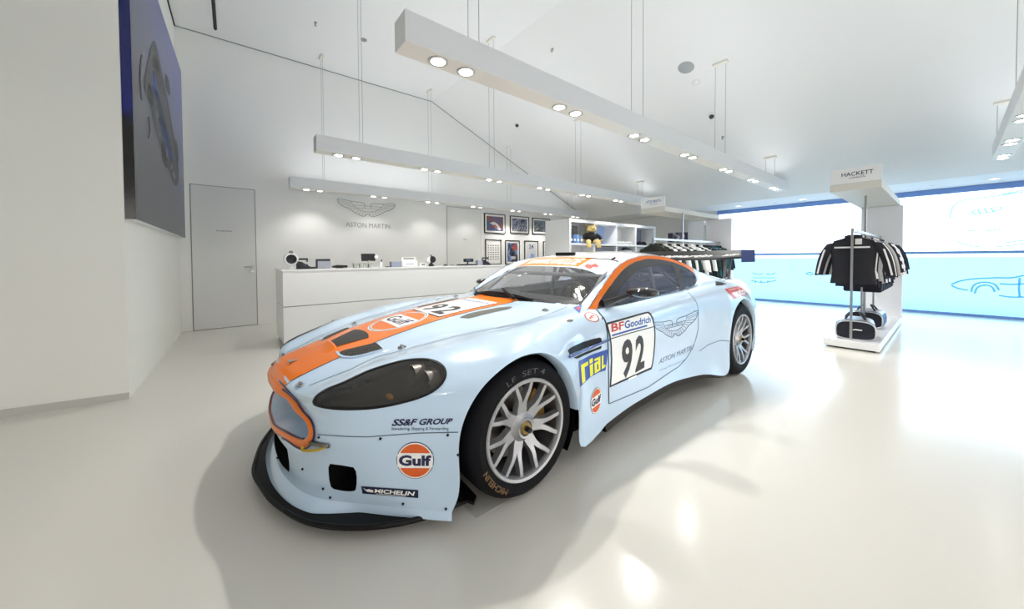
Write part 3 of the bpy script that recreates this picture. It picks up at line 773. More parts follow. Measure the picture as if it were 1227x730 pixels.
# ---- headlights
V, Fc = compact(hlV, hlF)
for s in (1, -1):
    hb = surf_obj('headlight', V*np.array([s, 1, 1]), Fc, M_['lens'], car, both=False)
    hb['label'] = 'smoked headlight lens'
    # housing behind the lens
    W = V.copy(); c = W.mean(0); W = c+(W-c)*np.array([.97, .97, .9]); W += np.array([-.05, .06, -.055])
    surf_obj('headlight_housing', W*np.array([s, 1, 1]), Fc, M_['lamp_housing'], hb, both=False)
    mb = MB()
    mb2 = MB()
    for (u, v, r, dpt) in ((486, 452, .047, .035), (502, 460, .05, .03)):
        h = bvF.ray_cast(CAMV, Vector(ray(u, v)).normalized()); p = np.array(h[0])+np.array([-.03, .04, -.015]); p[0] *= s
        n0 = len(mb.v); 
        prof = [(r*.25, .05), (r*.6, .035), (r*.9, .008), (r, 0), (r*1.06, 0), (r*1.06, .05)]
        mb.lathe([(a, b) for a, b in prof], 20, axis='Y', c=tuple(p))
        mb2.sphere((p[0], p[1]+.02, p[2]), r*.34, 12, 8)
    mb.put('reflector', M_['disc'], hb, smooth=True, world=True)
    mb2.put('bulb', M_['steel'], hb, smooth=True, world=True)
    h = bvF.ray_cast(CAMV, Vector(ray(460, 478)).normalized()); p = np.array(h[0])+np.array([-.02, .03, -.005]); p[0] *= s
    MB().sphere(tuple(p), .02, 12, 8, sc=(1.5, .6, .5)).put('indicator_lamp', M_['amber'], hb, smooth=True, world=True)
c = hlp.mean(0)
def shrink(P, d):
    Q = []
    n = len(P)
    for i in range(n):
        t = P[(i+1) % n]-P[i-1]; t = t/np.linalg.norm(t); Q.append(P[i]+np.array([-t[1], t[0]])*d)
    return np.array(Q)
area = np.sum(hlp[:, 0]*np.roll(hlp[:, 1], -1)-hlp[:, 1]*np.roll(hlp[:, 0], -1))
inner = shrink(hlp, 1 if area > 0 else -1)
wv = 2.6+3.6*np.clip((hlp[:, 1]-455)/40, 0, 1)+2.0*np.clip((hlp[:, 0]-500)/40, 0, 1)
inner = hlp+(inner-hlp)*wv[:, None]*.55
rV, rF = ring2(hlp, inner)
drape('headlight_seal', [(rV, rF, M_['black'], 0)], car, step=3, off=.003, both=True, label='black rim around the headlight')

# ---- shut lines and creases
strip3('hood_gap', [(a, b) for a, b in hoodline], .005, M_['seam'], shell, mode='Z', off=.0012, both=True)
strip3('bumper_gap', [(380.5,520.7),(415,523),(440,523.6),(461,522),(502,519),(549,518)], .004, M_['seam'], shell, off=.0012, both=True)
strip3('door_gap', [(714.5,370.8),(718.8,376),(723.2,381),(726,387),(727.9,399),(728.7,420),(729,445),(729.4,484)], .012, M_['decal_black'], shell, off=.0012, both=True)
strip3('door_gap', [(822,347.5),(827,353),(832.6,359.3),(835.4,365),(836.5,372),(836.7,392.6),(834.5,404),(830.7,415),(826.5,423),(821.7,430.3),(812.5,440),(803.6,445.6),(790,455),(776.8,464),(752,474.6),(729.7,484)], .006, M_['seam'], shell, off=.0012, both=True)
strip3('rear_panel_gap', [(838,421),(848,413.5),(861,408.4),(866,408),(874,409)], .005, M_['seam'], shell, off=.0012)
for (u, v) in ((860.9, 407),(429-40, 0),):
    pass

# ---- decals on the near side
W_, K_ = M_['white'], M_['decal_black']
panel = [(725.6,387.2),(752,380),(772.5,374.2),(777,373.6),(780,376),(782.6,381),(784.6,390),(785.3,400),(785,412),(783.8,426),(782,438),(780.6,442.6),(762,450.5),(745,458),(730.2,464.6),(731.2,450),(732,430.3),(731.2,412),(729.6,402),(727.4,393)]
Pp = np.array(panel); Pc = Pp.mean(0)
sh_ = [(*poly2(Pp), K_, 0)]
inn_ = [(728,389.2),(752,382.3),(772.5,376.2),(776,375.6),(778.6,378),(781,383),(783,391),(783.6,400),(783.3,412),(782.2,426),(780.4,437),(779.5,440.2),(762,448),(745,455.4),(732.0,461.6),(732.8,450),(733.4,430.3),(732.6,412),(731.2,402),(729.2,394)]
sh_ += [(*poly2(inn_), W_, 1)]
sh_ += quad_shapes([T('BF', 0, 0, .265, 1, M_['red'], 2, bold=.025), T('Goodrich', .28, -.02, 1, 1, M_['blue'], 2, bold=.025)], U4, [(732.3,398.2),(779.3,386.2),(778.9,378.6),(732.0,388.2)])
sh_ += [(*line2([(733,402.2),(754,396),(775,390.2)], 2.0), M_['blue'], 2), (*line2([(730.4,406.4),(756,398.8),(783.4,391.4)], 1.1), K_, 2)]
sh_ += quad_shapes([T('9', 0, 0, .43, 1, M_['num'], 2, bold=.035), T('2', .56, 0, 1, 1, M_['num'], 2, bold=.035)], U4, [(744.3,456.3),(771.6,440.5),(771.9,400.2),(744.6,408.3)])
sh_ += [(*poly2([(752.5,453.6),(762.3,449.2),(762.3,451.4),(752.5,456)]), W_, 3)]
drape('number_panel', sh_, door_l, step=3, label='white panel with tyre maker name and number 92')
def roundel(big=True):
    o = ell(0, 0, 1, 1, n=40); out = []
    S = [(*poly2(ell(0, 0, 1.06, 1.06, n=40)), M_['navy'], 0), (*poly2(ell(0, 0, 1.02, 1.02, n=40)), W_, 1)]
    S += [(*poly2(ell(0, 0, .95, .95, math.radians(27), math.radians(153), 24)), M_['gulfor'], 2), (*poly2(ell(0, 0, .95, .95, math.radians(207), math.radians(333), 24)), M_['gulfor'], 2)]
    S += [(*poly2([(-1.0,-.36),(1.0,-.36),(1.0,.36),(-1.0,.36)]), W_, 2)]
    S += [T('Gulf', -.92, -.30, .92, .32, M_['navy'], 3, bold=.045)]
    return S
def plane_shapes(S, c, ax, ay):
    c = np.array(c); ax = np.array(ax); ay = np.array(ay)
    return [(c+V[:, :1]*ax+V[:, 1:]*ay, Fc, m, l) for V, Fc, m, l in S]
drape('oil_roundel', plane_shapes(roundel(), (497.7,551.5), (21.2,.2), (0,-20.8)), bumper, step=4, label='round orange and white oil company badge')
drape('oil_roundel', plane_shapes(roundel(), (713.9,480.2), (6.0,-4.6), (0,-14.2)), shell, step=3, label='small round orange and white badge')
sh_ = [(*poly2(U4), M_['bluelogo'], 0)]
sh_ += [T('MICHELIN', .24, .26, .95, .80, W_, 1, bold=.03, shear=.2), (*poly2([(.03,.85),(.10,.35),(.16,.30),(.22,.30),(.22,.62),(.14,.72),(.10,.60)]), W_, 1), (*line2([(.26,.15),(.8,.15)], .05), W_, 1)]
drape('tyre_maker_sticker', quad_shapes(sh_, U4, [(434.6,591.3),(501.3,596.8),(501.3,587.2),(432.8,582.5)]), bumper, step=3, label='dark blue tyre maker sticker')
drape('sponsor_lettering', quad_shapes([T('SS&F GROUP', 0, 0, 1, 1, M_['navy'], 0, bold=.035, shear=.25)], U4, [(469.3,510.6),(541.4,508.2),(542.9,501.2),(470.3,502.2)]) +
      quad_shapes([T('Stevedoring, Shipping & Forwarding', 0, 0, 1, 1, M_['navy'], 0)], U4, [(469.3,516.6),(537.5,516.6),(537.8,511.4),(469.3,511.8)]), shell, step=3, label='navy sponsor lettering under the headlight')
bl = [(693.3,432.8),(710,424.6),(728,418.6),(727.2,431),(725.4,443.9),(717,446.6),(706,453),(695,464),(694,450)]
sh_ = [(*poly2(bl), M_['blue'], 0)]
rial = [poly2([(0,0),(.10,.05),(.10,.78),(.22,.80),(.22,1.0),(0,.95)]), poly2([(.27,.10),(.39,.13),(.39,.78),(.27,.75)]), poly2([(.27,.82),(.39,.85),(.39,1.08),(.27,1.05)]),
        join2(poly2([(.45,.12),(.56,.16),(.56,.78),(.45,.75)]), poly2([(.62,.12),(.72,.12),(.72,.98),(.62,.94)]), poly2([(.45,.12),(.62,.12),(.62,.27),(.45,.27)]), poly2([(.45,.60),(.62,.60),(.62,.77),(.45,.74)]), poly2([(.46,.85),(.72,.85),(.72,1.0),(.46,.98)])),
        join2(poly2([(.79,.12),(.88,.12),(.88,1.0),(.79,.97)]), poly2([(.88,.12),(1.0,.12),(1.0,.32),(.88,.32)]))]
sh_ += quad_shapes([(v, f, M_['yellow'], 1) for v, f in rial], U4, [(697.2,460.4),(725.0,441.8),(725.2,424.6),(695.6,436.4)])
drape('wheel_maker_sticker', sh_, shell, step=3, label='blue sticker with yellow letters behind the front wheel')
S = [(*ring2(ell(0, 0, 1, 1), ell(0, 0, .85, .85)), M_['red'], 0), T('E', -.3, -.5, .35, .5, M_['red'], 0, bold=.02, shear=.3)]
drape('extinguisher_mark', plane_shapes([(*poly2(ell(0, 0, .9, .9)), W_, 0)]+[(a, b, m, l+1) for a, b, m, l in S], (708.9,380.3), (8.6,3.4), (1.8,-4.6)), shell, step=2.5, label='red ringed oval mark')
drape('cutoff_mark', [(*poly2([(686.6,368.6),(697.6,365.2),(694.6,375.8)]), M_['blue'], 0), (*poly2([(690.2,369.4),(695.8,367.6),(694.0,372.8)]), M_['red'], 1)], shell, step=2, label='blue and red triangle mark')
drape('filler_cap', [(*poly2(ell(682.6, 384.3, 4.2, 1.8)), M_['disc'], 0)], shell, step=2)
# winged emblem as line work in a [-1,1] box
def wings(w=.02, m=None, lay=0, txt=True, tm=None):
    out = []
    half = [(.12,.03),(.10,.14),(.14,.20),(.55,.235),(.96,.29),(1.0,.26),(.98,.19),(.93,.10),(.84,.03),(.72,-.03),(.60,-.08),(.50,-.16),(.36,-.24),(.22,-.30),(.12,-.31),(.04,-.24),(0,-.20)]
    for s in (1, -1):
        P = [(s*x, y) for x, y in half]; out.append((*line2(spline(np.array(P), 3), w), m, lay))
        arc = [(.56,.22),(.50,.10),(.40,.0),(.27,-.08),(.12,-.12),(0,-.13)]; out.append((*line2([(s*x, y) for x, y in arc], w*.8), m, lay))
        for (a, b) in (((.58,.12),(.97,.18)),((.53,.08),(.90,.07)),((.48,.04),(.78,-.01)),((.43,.0),(.64,-.07)),((.37,-.03),(.53,-.14)),((.30,-.07),(.42,-.21)),((.23,-.09),(.31,-.26)),((.16,-.11),(.20,-.30)),((.08,-.12),(.09,-.30)),((.57,.17),(.99,.24))):
            out.append((*line2([(s*a[0], a[1]), (s*b[0], b[1])], w*.6), m, lay))
    out.append((*line2([(-.50,.10),(.50,.10)], w*.7), m, lay)); out.append((*line2([(-.40,.0),(.40,.0)], w*.7), m, lay))
    if txt: out.append(T('ASTON MARTIN', -.36, .02, .36, .08, tm or m, lay))
    return out
drape('door_emblem', quad_shapes(wings(.022, M_['grey_line']), [(-1,-.31),(1,-.31),(1,.29),(-1,.29)], [(785.5,408),(836.5,397.5),(836.2,372.0),(783.6,386.8)]), door_l, step=3, label='fine line winged emblem')
drape('door_lettering', quad_shapes([T('ASTON MARTIN', 0, 0, 1, 1, M_['grey_line'], 0, bold=-.005)], U4, [(789,436.8),(829.8,419.3),(830.5,413.2),(790.5,430.0)]) +
      quad_shapes([T('racing.astonmartin.com', 0, 0, 1, 1, M_['grey_line'], 0, bold=-.01)], U4, [(789.5,445.8),(822,431.8),(822,429.4),(789.5,443.2)]), door_l, step=3, label='fine grey door lettering')
drape('rear_fender_sticker', quad_shapes([(*poly2(U4), M_['red'], 0), T('auto', .14, .06, .97, .78, W_, 1, bold=.05), T('motor und', .12, .82, .75, .94, W_, 1)], U4, [(879.6,358.6),(894.4,352.6),(889.4,342.2),(868,346.4)]), shell, step=2.5, label='red magazine sticker on the rear fender')
# hood decals
HR = lambda S, c, r: [(np.array([c[0], c[1]])+V*r, Fc, m, l+1) for V, Fc, m, l in S]
c0 = on(473.8, 383.5, 2, .742)
ringo = [(*ring2(ell(0, 0, 1.12, 1.12, n=40), ell(0, 0, .98, .98, n=40)), W_, 0), (*ring2(ell(0, 0, 1.06, 1.06, n=40), ell(0, 0, 1.03, 1.03, n=40)), M_['navy'], 1),
         (*poly2(ell(0, 0, 1.0, 1.0, math.radians(-24), math.radians(24), 8)+ell(0, 0, 1.0, 1.0, math.radians(156), math.radians(204), 8)), W_, 1), T('Gulf', -.84, -.27, .84, .29, M_['navy'], 2, bold=.02)]
drape('hood_roundel', HR(ringo, (0, float(c0[1])), .165), hood, mode='Z', step=.03, label='round oil company badge on the hood stripe')
pq = [(530.7,380.2),(597.8,363.4)]
yA = float(on(530.7, 380.2, 2, .780)[1]); yB = float(on(597.8, 363.4, 2, .822)[1])
S = [(*poly2([(-.205,yA-.004),(.205,yA-.004),(.205,yB),(-.205,yB)]), K_, 1), (*poly2([(-.197,yA+.006),(.197,yA+.006),(.197,yB-.0),(-.197,yB-.0)]), W_, 2)]
S += [(lambda t: (t[0], t[1], t[2], t[3]))(T('9', -.16, yA+.03, -.02, yA+.22, M_['num'], 3, bold=.03)), T('2', .02, yA+.03, .16, yA+.22, M_['num'], 3, bold=.03), T('BFGoodrich', -.17, yB-.085, .17, yB-.04, M_['blue'], 3, bold=.01)]
drape('hood_number_panel', S, hood, mode='Z', step=.03, label='white number panel on the hood')
# hood vents
M_['slot'] = mat('slot_grey', srgb(95, 95, 88), .5)
_a = bvF.ray_cast(CAMV, Vector(ray(399.9, 417.0)).normalized())[0]; _b = bvF.ray_cast(CAMV, Vector(ray(443.7, 404.4)).normalized())[0]
vz = [(-_a[0], _a[1]), (_a[0], _a[1]), (_b[0], _b[1]-.01), (_b[0]*.6, _b[1]+.008), (0, _b[1]+.014), (-_b[0]*.6, _b[1]+.008), (-_b[0], _b[1]-.01)]
vent = [(388.9,407.8),(406,400.5),(423.2,394.8),(434,398.5),(443.7,404.4),(432,408.8),(416,413.6),(399.9,417.0),(394,412)]
drape('hood_vent', [(*poly2(vz), M_['mesh'], 0)], hood, mode='Z', step=.03, off=.0045, label='wide black mesh vent in the stripe')
sc1 = on(388, 409, 2, .70)
mb = MB()
def hz(x, y):
    h = bvF.ray_cast(Vector((abs(x), y, 3)), Vector((0, 0, -1))); return h[0][2] if h[0] else .7
vy = [bvF.ray_cast(CAMV, Vector(ray(*q)).normalized())[0] for q in ((399.9,417.0),(443.7,404.4))]
y0, y1 = vy[0][1], vy[1][1]; wv_ = (vy[0][0]+vy[1][0])/2
G = []
for t in np.linspace(0, 1, 8):
    x0 = wv_*1.0
    y = y0-.055+(.062)*t; hgt = .015*t**1.3
    row = []
    for s in np.linspace(-1, 1, 13): row.append((s*wv_*1.08, y, hz(s*wv_*1.08, y)+.001+hgt*(1-abs(s)**6)))
    G.append(row)
V, Fc = grid_mesh(np.array(G)); 
Fk = list(Fc); nG = 13; bV2 = V[-nG:].copy(); bV2[:, 2] -= .016; V = np.concatenate([V, bV2]); L0 = len(V)-2*nG; Fk += [(L0+k_, L0+k_+1, L0+nG+k_+1, L0+nG+k_) for k_ in range(nG-1)]
V_, F_ = compact(V, Fk); surf_obj('vent_scoop', V_, F_, M_['orange'], hood, both=False)
for s in (1, -1):
    pass
drape('side_hood_vent', [(*poly2([(405.3,423.6),(412,420.2),(450.5,411),(454,413.8),(458.8,418.4),(446,421.5),(432,425.5),(420,427.6),(411,426.6)]), M_['mesh'], 0)], hood, step=1.5, off=.003, both=True, label='smaller black mesh vent beside the stripe')
strip3('vent_lip', [(404.0,422.0),(407,426.3),(413,428.5),(422,428.7),(434,426.6),(446,423.2),(459,419.6)], .012, M_['paint'], hood, off=.005, both=True)
drape('hood_slot', [(*poly2([(550.4,381.0),(560,376.6),(572,373.6),(596,369),(611,367.4),(614.4,368.3),(611,370.4),(592,374.4),(575,378.6),(561.4,382.0)]), M_['slot'], 0)], hood, step=3, off=.002, both=True, label='long grey slot near the windscreen')
# fender vent
drape('fender_vent', [(*poly2([(680,420.2),(684,416.6),(698,410),(710,406.4),(718.6,404.6),(720.5,406),(721,410),(712,413),(700,417.4),(690,421.6),(682.5,425)]), M_['black'], 0),
      (*poly2([(687.5,428.6),(700,422.6),(712,418),(721,414.2),(720,417.8),(710,421.6),(700,425.8),(692.6,429.6),(690,430)]), M_['black'], 0)], shell, step=3, off=.002, both=True)
h_ = [hp(u, v, .012)[0] for u, v in ((680.4,428.4),(690,423.8),(700,419.2),(712,414.2),(722,410),(728,407.4))]
mb = MB(); mb.tube(h_, .007, 8); mb.tube([(-p[0], p[1], p[2]) for p in h_], .007, 8)
M_['strake'] = mat('blue_strake', srgb(95, 115, 165), .25, metal=.5)
mb.put('fender_strake', M_['strake'], shell, smooth=True, world=True)
# windscreen banner on the roof front, with web address
ban = [(-.43,1.095),(-.3,1.078),(-.15,1.070),(0,1.066),(.15,1.070),(.33,1.086),(.335,1.30),(.15,1.292),(0,1.29),(-.15,1.292),(-.42,1.30)]
drape('windscreen_banner', [(*poly2(ban), M_['orange'], 0), T('WWW.AVD.DE', -.36, 1.098, .285, 1.245, W_, 1, bold=.03)], shell, mode='Z', step=.03, off=.002, label='orange banner with white web address')
drape('club_mark', [(*poly2([(700,318.6),(704,316.2),(709,317.6),(713,315.6),(717.4,318.4),(716,321.2),(710.6,320.2),(708,322.6),(703,321.6)]), M_['red'], 0)], shell, step=2.5)
# pins
pin_m = M_['steel']
for (u, v, far) in ((360.5,461,(341.4,426.8)),(482,416.2,(423.8,386.6)),(653.3,372,(533.8,354.1))):
    h = bvF.ray_cast(CAMV, Vector(ray(u, v)).normalized())[0]
    for s in (1, -1):
        x = s*h[0]; mb = MB(); z = hz(h[0], h[1])
        mb.lathe([(0, .004), (.022, .004), (.024, 0), (.0, 0)], 16, c=(x, h[1], z)); mb.tube([(x, h[1], z), (x, h[1], z+.014)], .006, 8)
        mb.tube([(x-.014, h[1]-.006, z+.009), (x+.014, h[1]+.006, z+.009)], .003, 6)
        mb.put('hood_pin', pin_m, hood, smooth=True, world=True)
# nose badge, small bolts
h = bvF.ray_cast(CAMV, Vector(ray(351.6, 434.6)).normalized())[0]
mb = MB(); zb = hz(0, h[1]); mb.prism([(-.026,h[1]-.02),(.026,h[1]-.02),(0,h[1]+.035)], zb+.002, zb+.009); mb.put('nose_badge', M_['steel'], hood, world=True)
mb = MB()
for (u, v) in ((382.4,524),(456,525.6),(536.6,521.4),(363,562),(333,548.5),(396,596),(387.5,585.5),(483,603.6),(534.5,609.6),(549,545)):
    hh = hit(u, v, .002)
    if hh: mb.sphere(tuple(hh[0]), .0055, 10, 6)
mb.put('bumper_bolts', M_['black'], bumper, smooth=True, world=True)
# tow strap bracket
a = hp(375, 529, .012)[0]; b = hp(395, 533.4, .006)[0]
mb = MB(); mb.tube([a, b], .009, 8); mb.put('tow_bracket', M_['disc'], car, smooth=True, world=True)
pts = [hp(u, v, o)[0] for u, v, o in ((393,533.5,.01),(386,536.3,.012),(376,537.8,.014),(368,536.6,.02),(371,531.5,.03))]
M_['strap'] = mat('yellow_strap', srgb(200, 165, 30), .6)
mb = MB(); mb.tube(spline(pts, 4), .005, 6); mb.put('tow_strap', M_['strap'], car, smooth=True, world=True)

# ---- wheel wells, lips
def arch_lip(pts, name):
    P = np.array(pts); c = np.array([P[0, 0], (P[0, 1]+P[-1, 1])/2, .33])
    rows = [P, P+(c-P)*.025*np.array([0, 1, 1])+np.array([-.012, 0, 0]), P+(c-P)*.04*np.array([0, 1, 1])+np.array([-.07, 0, 0])]
    V, Fc = grid_mesh(np.array(rows)); return surf_obj(name, V, Fc, M_['paint'], shell, both='two')
lipF = GF[:, -1]; lipF = lipF[:-9]
lipR = GR[sum(nvr[:6]):sum(nvr[:17])+1, -1]
arch_lip(lipF, 'arch_lip'); arch_lip(lipR, 'arch_lip')
def liner(cy, cz, r, x0, x1):
    mb = MB(); rows = []
    A = np.linspace(-35, 215, 40)
    V = [(x, cy-r*math.cos(math.radians(a)), max(.07, cz+r*math.sin(math.radians(a)))) for x in (x0, x1) for a in A]; n = len(A)
    mb.add(V, [(j, j+1, n+j+1, n+j) for j in range(n-1)]); mb.add(V[:n], [tuple(range(n))]); return mb
for s in (1, -1):
    liner(-.02, .33, .385, s*.50, s*.93).put('wheel_well', M_['dark'], car, smooth=True, world=True)
    liner(2.69, .34, .385, s*.50, s*.93).put('wheel_well', M_['dark'], car, smooth=True, world=True)
# inner structure of the nose so that the openings look dark; floor pan
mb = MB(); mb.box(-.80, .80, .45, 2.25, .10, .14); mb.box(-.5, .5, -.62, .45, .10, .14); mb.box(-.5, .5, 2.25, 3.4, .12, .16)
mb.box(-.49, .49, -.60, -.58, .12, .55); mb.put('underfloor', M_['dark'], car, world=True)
# ---- side skirts
sil = GR[:sum(nvr[:6])+1, -1]
sk = resample(sil, 30); low = sk.copy(); low[:, 2] -= np.interp(low[:, 1], [.66,1.6,2.05,2.35],[.055,.048,.03,.01]); low[:, 0] += -.006; back = low.copy(); back[:, 0] -= .12
lip_ = sk.copy(); lip_[:, 0] -= .012
V, Fc = grid_mesh(np.array([sk, lip_, low, back])); sks = surf_obj('side_skirt', V, Fc, M_['sill'], car, both='two')
# fender rear return behind the wheel
fe = resample(GF[-1, -40:], 20)
# ---- wheels
def wheel(cx, cy, r, side_s, rearw=False):
    wdt = .30; xo = cx                                 # outer face x (positive side)
    w = empty('t', (0, 0, 0)); bpy.data.objects.remove(w)
    prof = [(.238, -.012), (.246, -.004), (.262, .0), (.280, .003), (r-.036, -.003), (r-.020, -.014), (r-.008, -.032), (r-.001, -.06), (r, -.085), (r, -.15), (r, -wdt+.06), (r-.012, -wdt+.02), (.26, -wdt), (.238, -wdt+.01)]
    prof = [(a, b) for a, b in prof]
    sgn = side_s
    mb = MB(); mb.lathe([(a, sgn*(xo+b)) for a, b in prof], 96, axis='X', c=(0, cy, r))
    tyre = mb.put('wheel', M_['rubber'], car, smooth=True, world=True, ang=30)
    tyre['label'] = ('rear' if rearw else 'front')+' wheel with slick tyre'
    # rim barrel + flange
    R = .2405
    mb = MB(); mb.lathe([(R, sgn*(xo-.014)), (R+.001, sgn*(xo-.004)), (R-.004, sgn*(xo+.001)), (R-.016, sgn*(xo-.002)), (R-.021, sgn*(xo-.012)), (R-.022, sgn*(xo-.03))], 72, axis='X', c=(0, cy, r))
    rim = mb.put('rim', M_['alloy'], tyre, smooth=True, world=True, ang=30)
    mb = MB(); mb.lathe([(R-.022, sgn*(xo-.03)), (R-.024, sgn*(xo-.06)), (R-.03, sgn*(xo-.20)), (R-.01, sgn*(xo-.27))], 72, axis='X', c=(0, cy, r)); mb.put('rim_barrel', M_['barrel'], rim, smooth=True, world=True)
    # seven Y spokes
    def spoke_strip(pts, wid, thick):
        """pts (radius, angle, x): solid bar"""
        V = []; n = len(pts)
        for i, (rr, a, x) in enumerate(pts):
            p = np.array([rr*math.cos(a), rr*math.sin(a)]); q0 = pts[max(i-1, 0)]; q1 = pts[min(i+1, n-1)]
            t = np.array([q1[0]*math.cos(q1[1])-q0[0]*math.cos(q0[1]), q1[0]*math.sin(q1[1])-q0[0]*math.sin(q0[1])]); t /= np.linalg.norm(t)
            nn = np.array([-t[1], t[0]])*wid[i]/2
            for (sg, dx) in ((1, 0), (1, -thick), (-1, -thick), (-1, 0)):
                k = .72 if dx == 0 else 1.1
                y, z = p+nn*sg*k; V.append((sgn*(x+dx), cy+y, r+z))
        Fc = [(4*i+j, 4*i+(j+1) % 4, 4*i+4+(j+1) % 4, 4*i+4+j) for i in range(n-1) for j in range(4)]+[(3, 2, 1, 0), tuple(4*(n-1)+j for j in range(4))]
        return V, Fc
    a00 = math.radians(90+4)
    xf = xo-.006
    for k in range(7):
        mb = MB()
        a = a00+k*2*PI/7
        for s in (1, -1):
            da = s*2*PI/28
            pts = [(.05, a+s*.16, xf-.040), (.08, a+s*.15, xf-.034), (.11, a+s*.115, xf-.028), (.145, a+da*.62, xf-.018), (.185, a+da*.88, xf-.010), (.228, a+da*1.0, xf-.005)]
            sp_ = spline(pts, 3); wd = np.interp(np.linspace(0, 1, len(sp_)), [0, .35, .6, 1], [.050, .040, .029, .024])
            mb.add(*spoke_strip([tuple(q) for q in sp_], wd, .03))
        pts = [(.05, a, xf-.042), (.09, a, xf-.033), (.125, a, xf-.026)]
        mb.add(*spoke_strip(pts, [.05, .045, .03], .03))
        mb.put('spoke', M_['alloy'], rim, smooth=True, world=True, ang=30)
    mb = MB(); mb.lathe([(.0, sgn*(xf-.03)), (.034, sgn*(xf-.03)), (.036, sgn*(xf-.012)), (.046, sgn*(xf-.010)), (.052, sgn*(xf-.022)), (.074, sgn*(xf-.040)), (.078, sgn*(xf-.075)), (.0, sgn*(xf-.075))], 40, axis='X', c=(0, cy, r))
    mb.put('hub', M_['alloy'], rim, smooth=True, world=True)
    mb = MB(); mb.lathe([(0, sgn*(xf-.006)), (.026, sgn*(xf-.006)), (.033, sgn*(xf-.014)), (.033, sgn*(xf-.05))], 24, axis='X', c=(0, cy, r)); mb.put('hub_nut', M_['brass'], rim, smooth=True, world=True)
    mb = MB(); mb.tube([(sgn*(xf-.02), cy, r), (sgn*(xf+.018), cy, r)], .013, 12); mb.put('axle_stub', M_['black'], rim, smooth=True, world=True)
    mb = MB(); mb.lathe([(.06, sgn*(xo-.12)), (.17, sgn*(xo-.12)), (.17, sgn*(xo-.15)), (.06, sgn*(xo-.15))], 40, axis='X', c=(0, cy, r), closed=True); mb.put('brake_disc', M_['disc'], car, smooth=True, world=True, ang=30)
    mb = MB(); A = np.linspace(math.radians(130), math.radians(205), 9)
    V = [(sgn*x, cy-rr*math.cos(t+PI)*-1, r+rr*math.sin(t)) for x in (xo-.09, xo-.18) for rr in (.10, .19) for t in A]; n = 9
    q = lambda x, rr, j: (x*2+rr)*n+j
    Fc = []
    for j in range(n-1):
        Fc += [(q(0, 0, j), q(0, 1, j), q(0, 1, j+1), q(0, 0, j+1)), (q(1, 0, j), q(1, 0, j+1), q(1, 1, j+1), q(1, 1, j)), (q(0, 1, j), q(1, 1, j), q(1, 1, j+1), q(0, 1, j+1)), (q(0, 0, j), q(0, 0, j+1), q(1, 0, j+1), q(1, 0, j))]
    Fc += [(q(0, 0, 0), q(1, 0, 0), q(1, 1, 0), q(0, 1, 0)), (q(0, 0, n-1), q(0, 1, n-1), q(1, 1, n-1), q(1, 0, n-1))]
    mb.add(V, Fc); mb.put('brake_caliper', M_['brake'], car, world=True)
    mb = MB(); mb.lathe([(0, sgn*(xo-.16)), (.225, sgn*(xo-.17))], 40, axis='X', c=(0, cy, r)); mb.put('brake_backing', M_['dark'], car, world=True)
    return tyre
def arc_text(s, cy, r, x, a_mid, span, rad, hgt, m, parent, **k):
    V, Fc = text_mesh(s, **k); V = fit(V, 0, 0, 1, 1); Vb, Fb = subdiv2(V, Fc, .05)
    P = []
    for u, v in Vb:
        a = a_mid+span*(u-.5); rr = rad+hgt*(v if rad > 0 else 1-v); P.append((x, cy+rr*math.cos(a), r+rr*math.sin(a)))
    return put('tyre_lettering', me_from(P, Fb), m, parent, world=True)
tf = wheel(.955, 0, .325, 1); tr = wheel(.962, 2.74, .345, 1, True)
wheel(.955, 0, .325, -1); wheel(.962, 2.74, .345, -1, True)
arc_text('LF  SET 4', 0, .325, .9592, math.radians(93), math.radians(-50), .263, .026, M_['chalk'], tf, bold=-.01)
arc_text('MICHELIN', 0, .325, .9592, math.radians(222), math.radians(-38), .262, .026, M_['gold_txt'], tf, bold=.02)

# ---- mirrors
for s in (1, -1):
    mb = MB()
    c = np.array([s*.93, 1.03, .906 if s > 0 else .885])
    V = []; Fc = []; n, m_ = 20, 14
    for i in range(m_+1):
        t = i/m_; a = PI*t; x = c[0]-s*.105*math.cos(a)*1.0
        rad = math.sin(a)**.75
        for j in range(n):
            b = 2*PI*j/n; V.append((x, c[1]+.055*rad*math.cos(b)-.01*(1-t), c[2]+.036*rad*math.sin(b)*(1 if math.sin(b) > 0 else .9)))
    for i in range(m_):
        for j in range(n): Fc.append((i*n+j, i*n+(j+1) % n, (i+1)*n+(j+1) % n, (i+1)*n+j))
    mb.add(V, Fc)
    mr = mb.put('wing_mirror', M_['gloss_black'], car, smooth=True, world=True); mr['label'] = 'glossy black teardrop mirror'
    mb = MB(); mb.tube(spline([(s*.74,.86,.832),(s*.79,.92,.855),(s*.85,.985,.885),(s*.90,1.02,.902)], 4), [.030,.028,.026,.024,.022,.020,.019,.018,.017,.017,.017,.018,.02], 10)
    mb.put('mirror_arm', M_['gloss_black'], mr, smooth=True, world=True)
